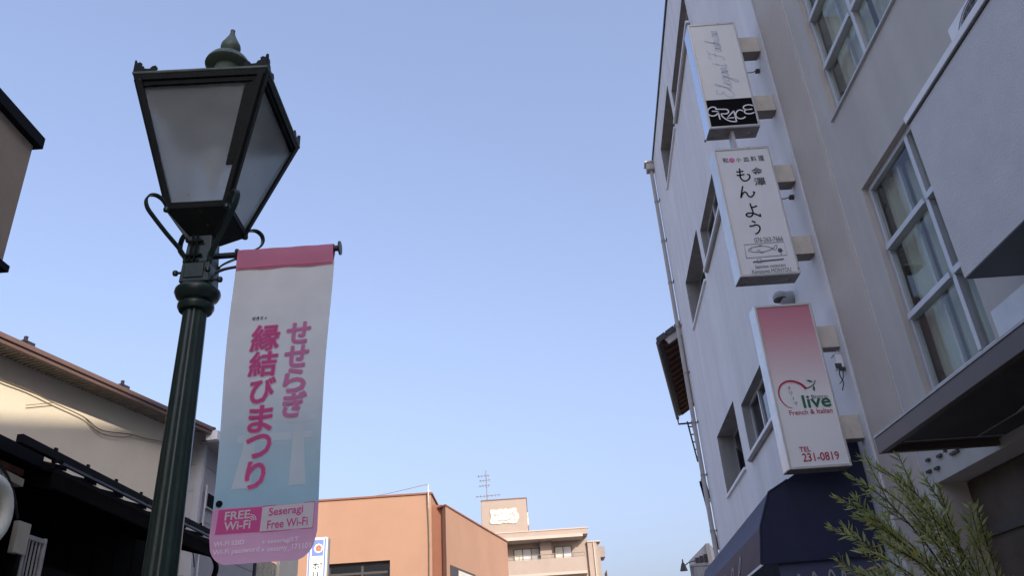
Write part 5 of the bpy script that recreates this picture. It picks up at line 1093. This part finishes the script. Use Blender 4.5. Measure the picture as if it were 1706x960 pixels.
for ti, tp in enumerate(tips):
    tip = Vector(tp) - PO_; root = Vector((rng.uniform(-0.16, 0.12), rng.uniform(-0.1, 0.1), 0)); dv = tip - root; mid = root + Vector((0.28 * dv.x, 0.5 * dv.y, 0.74 * dv.z))
    path = smooth_path([root, root.lerp(mid, 0.5) + Vector((0.02, 0, 0.03)), mid, root + Vector((0.64 * dv.x, 0.8 * dv.y, 0.92 * dv.z)), tip], 10)
    m = MB(); m.tube(path, [0.011 * (1 - 0.8 * k / (len(path) - 1)) for k in range(len(path))], 6); m.build('stem', K['stem'], pl_, smooth=True)
    subs = [(path, 0.60, 66)]
    for sb in range(3):                                        # side shoots
        k = rng.randint(16, 33); p = path[k]; dr = (path[k + 1] - path[k]).normalized(); az = rng.uniform(0, 6.28)
        dr = (dr * 0.8 + Vector((math.cos(az) * 0.8 - 0.25, math.sin(az) * 0.6, 0.35)) * 0.6).normalized(); ln = rng.uniform(0.16, 0.34)
        sp_ = smooth_path([p, p + dr * ln * 0.5 + Vector((0, 0, 0.01)), p + dr * ln + Vector((0, 0, 0.04))], 6); m = MB(); m.tube(sp_, 0.0028, 5); m.build('stem', K['stem'], pl_)
        subs.append((sp_, 0.2, 24))
    for pth, st, cnt in subs:
        for k in range(cnt):
            t = st + (1 - st) * (k / (cnt - 1)) ** 0.85; f = t * (len(pth) - 1); i = min(int(f), len(pth) - 2); p = pth[i].lerp(pth[i + 1], f - i); ax = (pth[i + 1] - pth[i]).normalized()
            az = k * 2.39996 + rng.uniform(-.3, .3); s1_ = ax.orthogonal().normalized(); s2_ = ax.cross(s1_); out = s1_ * math.cos(az) + s2_ * math.sin(az)
            el = rng.uniform(0.55, 1.05) * (1.0 if t < 0.93 else 0.4); dr = (ax * math.cos(el) + out * math.sin(el)).normalized(); dr = (dr + Vector((0, 0, rng.uniform(-0.15, 0.1)))).normalized()
            ln = rng.uniform(0.035, 0.085) * (1.0 if t < 0.9 else 0.75)
            sdv = dr.cross(Vector((rng.uniform(-1, 1), rng.uniform(-1, 1), rng.uniform(-1, 1)))).normalized(); nv = dr.cross(sdv)
            M4 = Matrix(((dr.x, sdv.x, nv.x, p.x), (dr.y, sdv.y, nv.y, p.y), (dr.z, sdv.z, nv.z, p.z), (0, 0, 0, 1))) @ Matrix.Diagonal((ln, ln, ln, 1))
            leaves.append((p.z - p.y * 0.6 + rng.uniform(-0.4, 0.1), M4, rng.random() < 0.06))
leaves.sort(key=lambda e: -e[0])
for _, M4, yl in leaves[:300]:
    o = bpy.data.objects.new('leaf', lm2 if yl else lm); COL.objects.link(o); o.parent = pl_; o.matrix_local = M4
for flag, mm in ((False, 'leaf'), (True, 'leaf_yellow')):
    m = MB()
    for _, M4, yl in leaves[300:]:
        if yl == flag: m.add([tuple(M4 @ Vector(v)) for v in lv], lf)
    m.build('foliage', K[mm], pl_, kind='stuff', fixn=False, smooth=True)
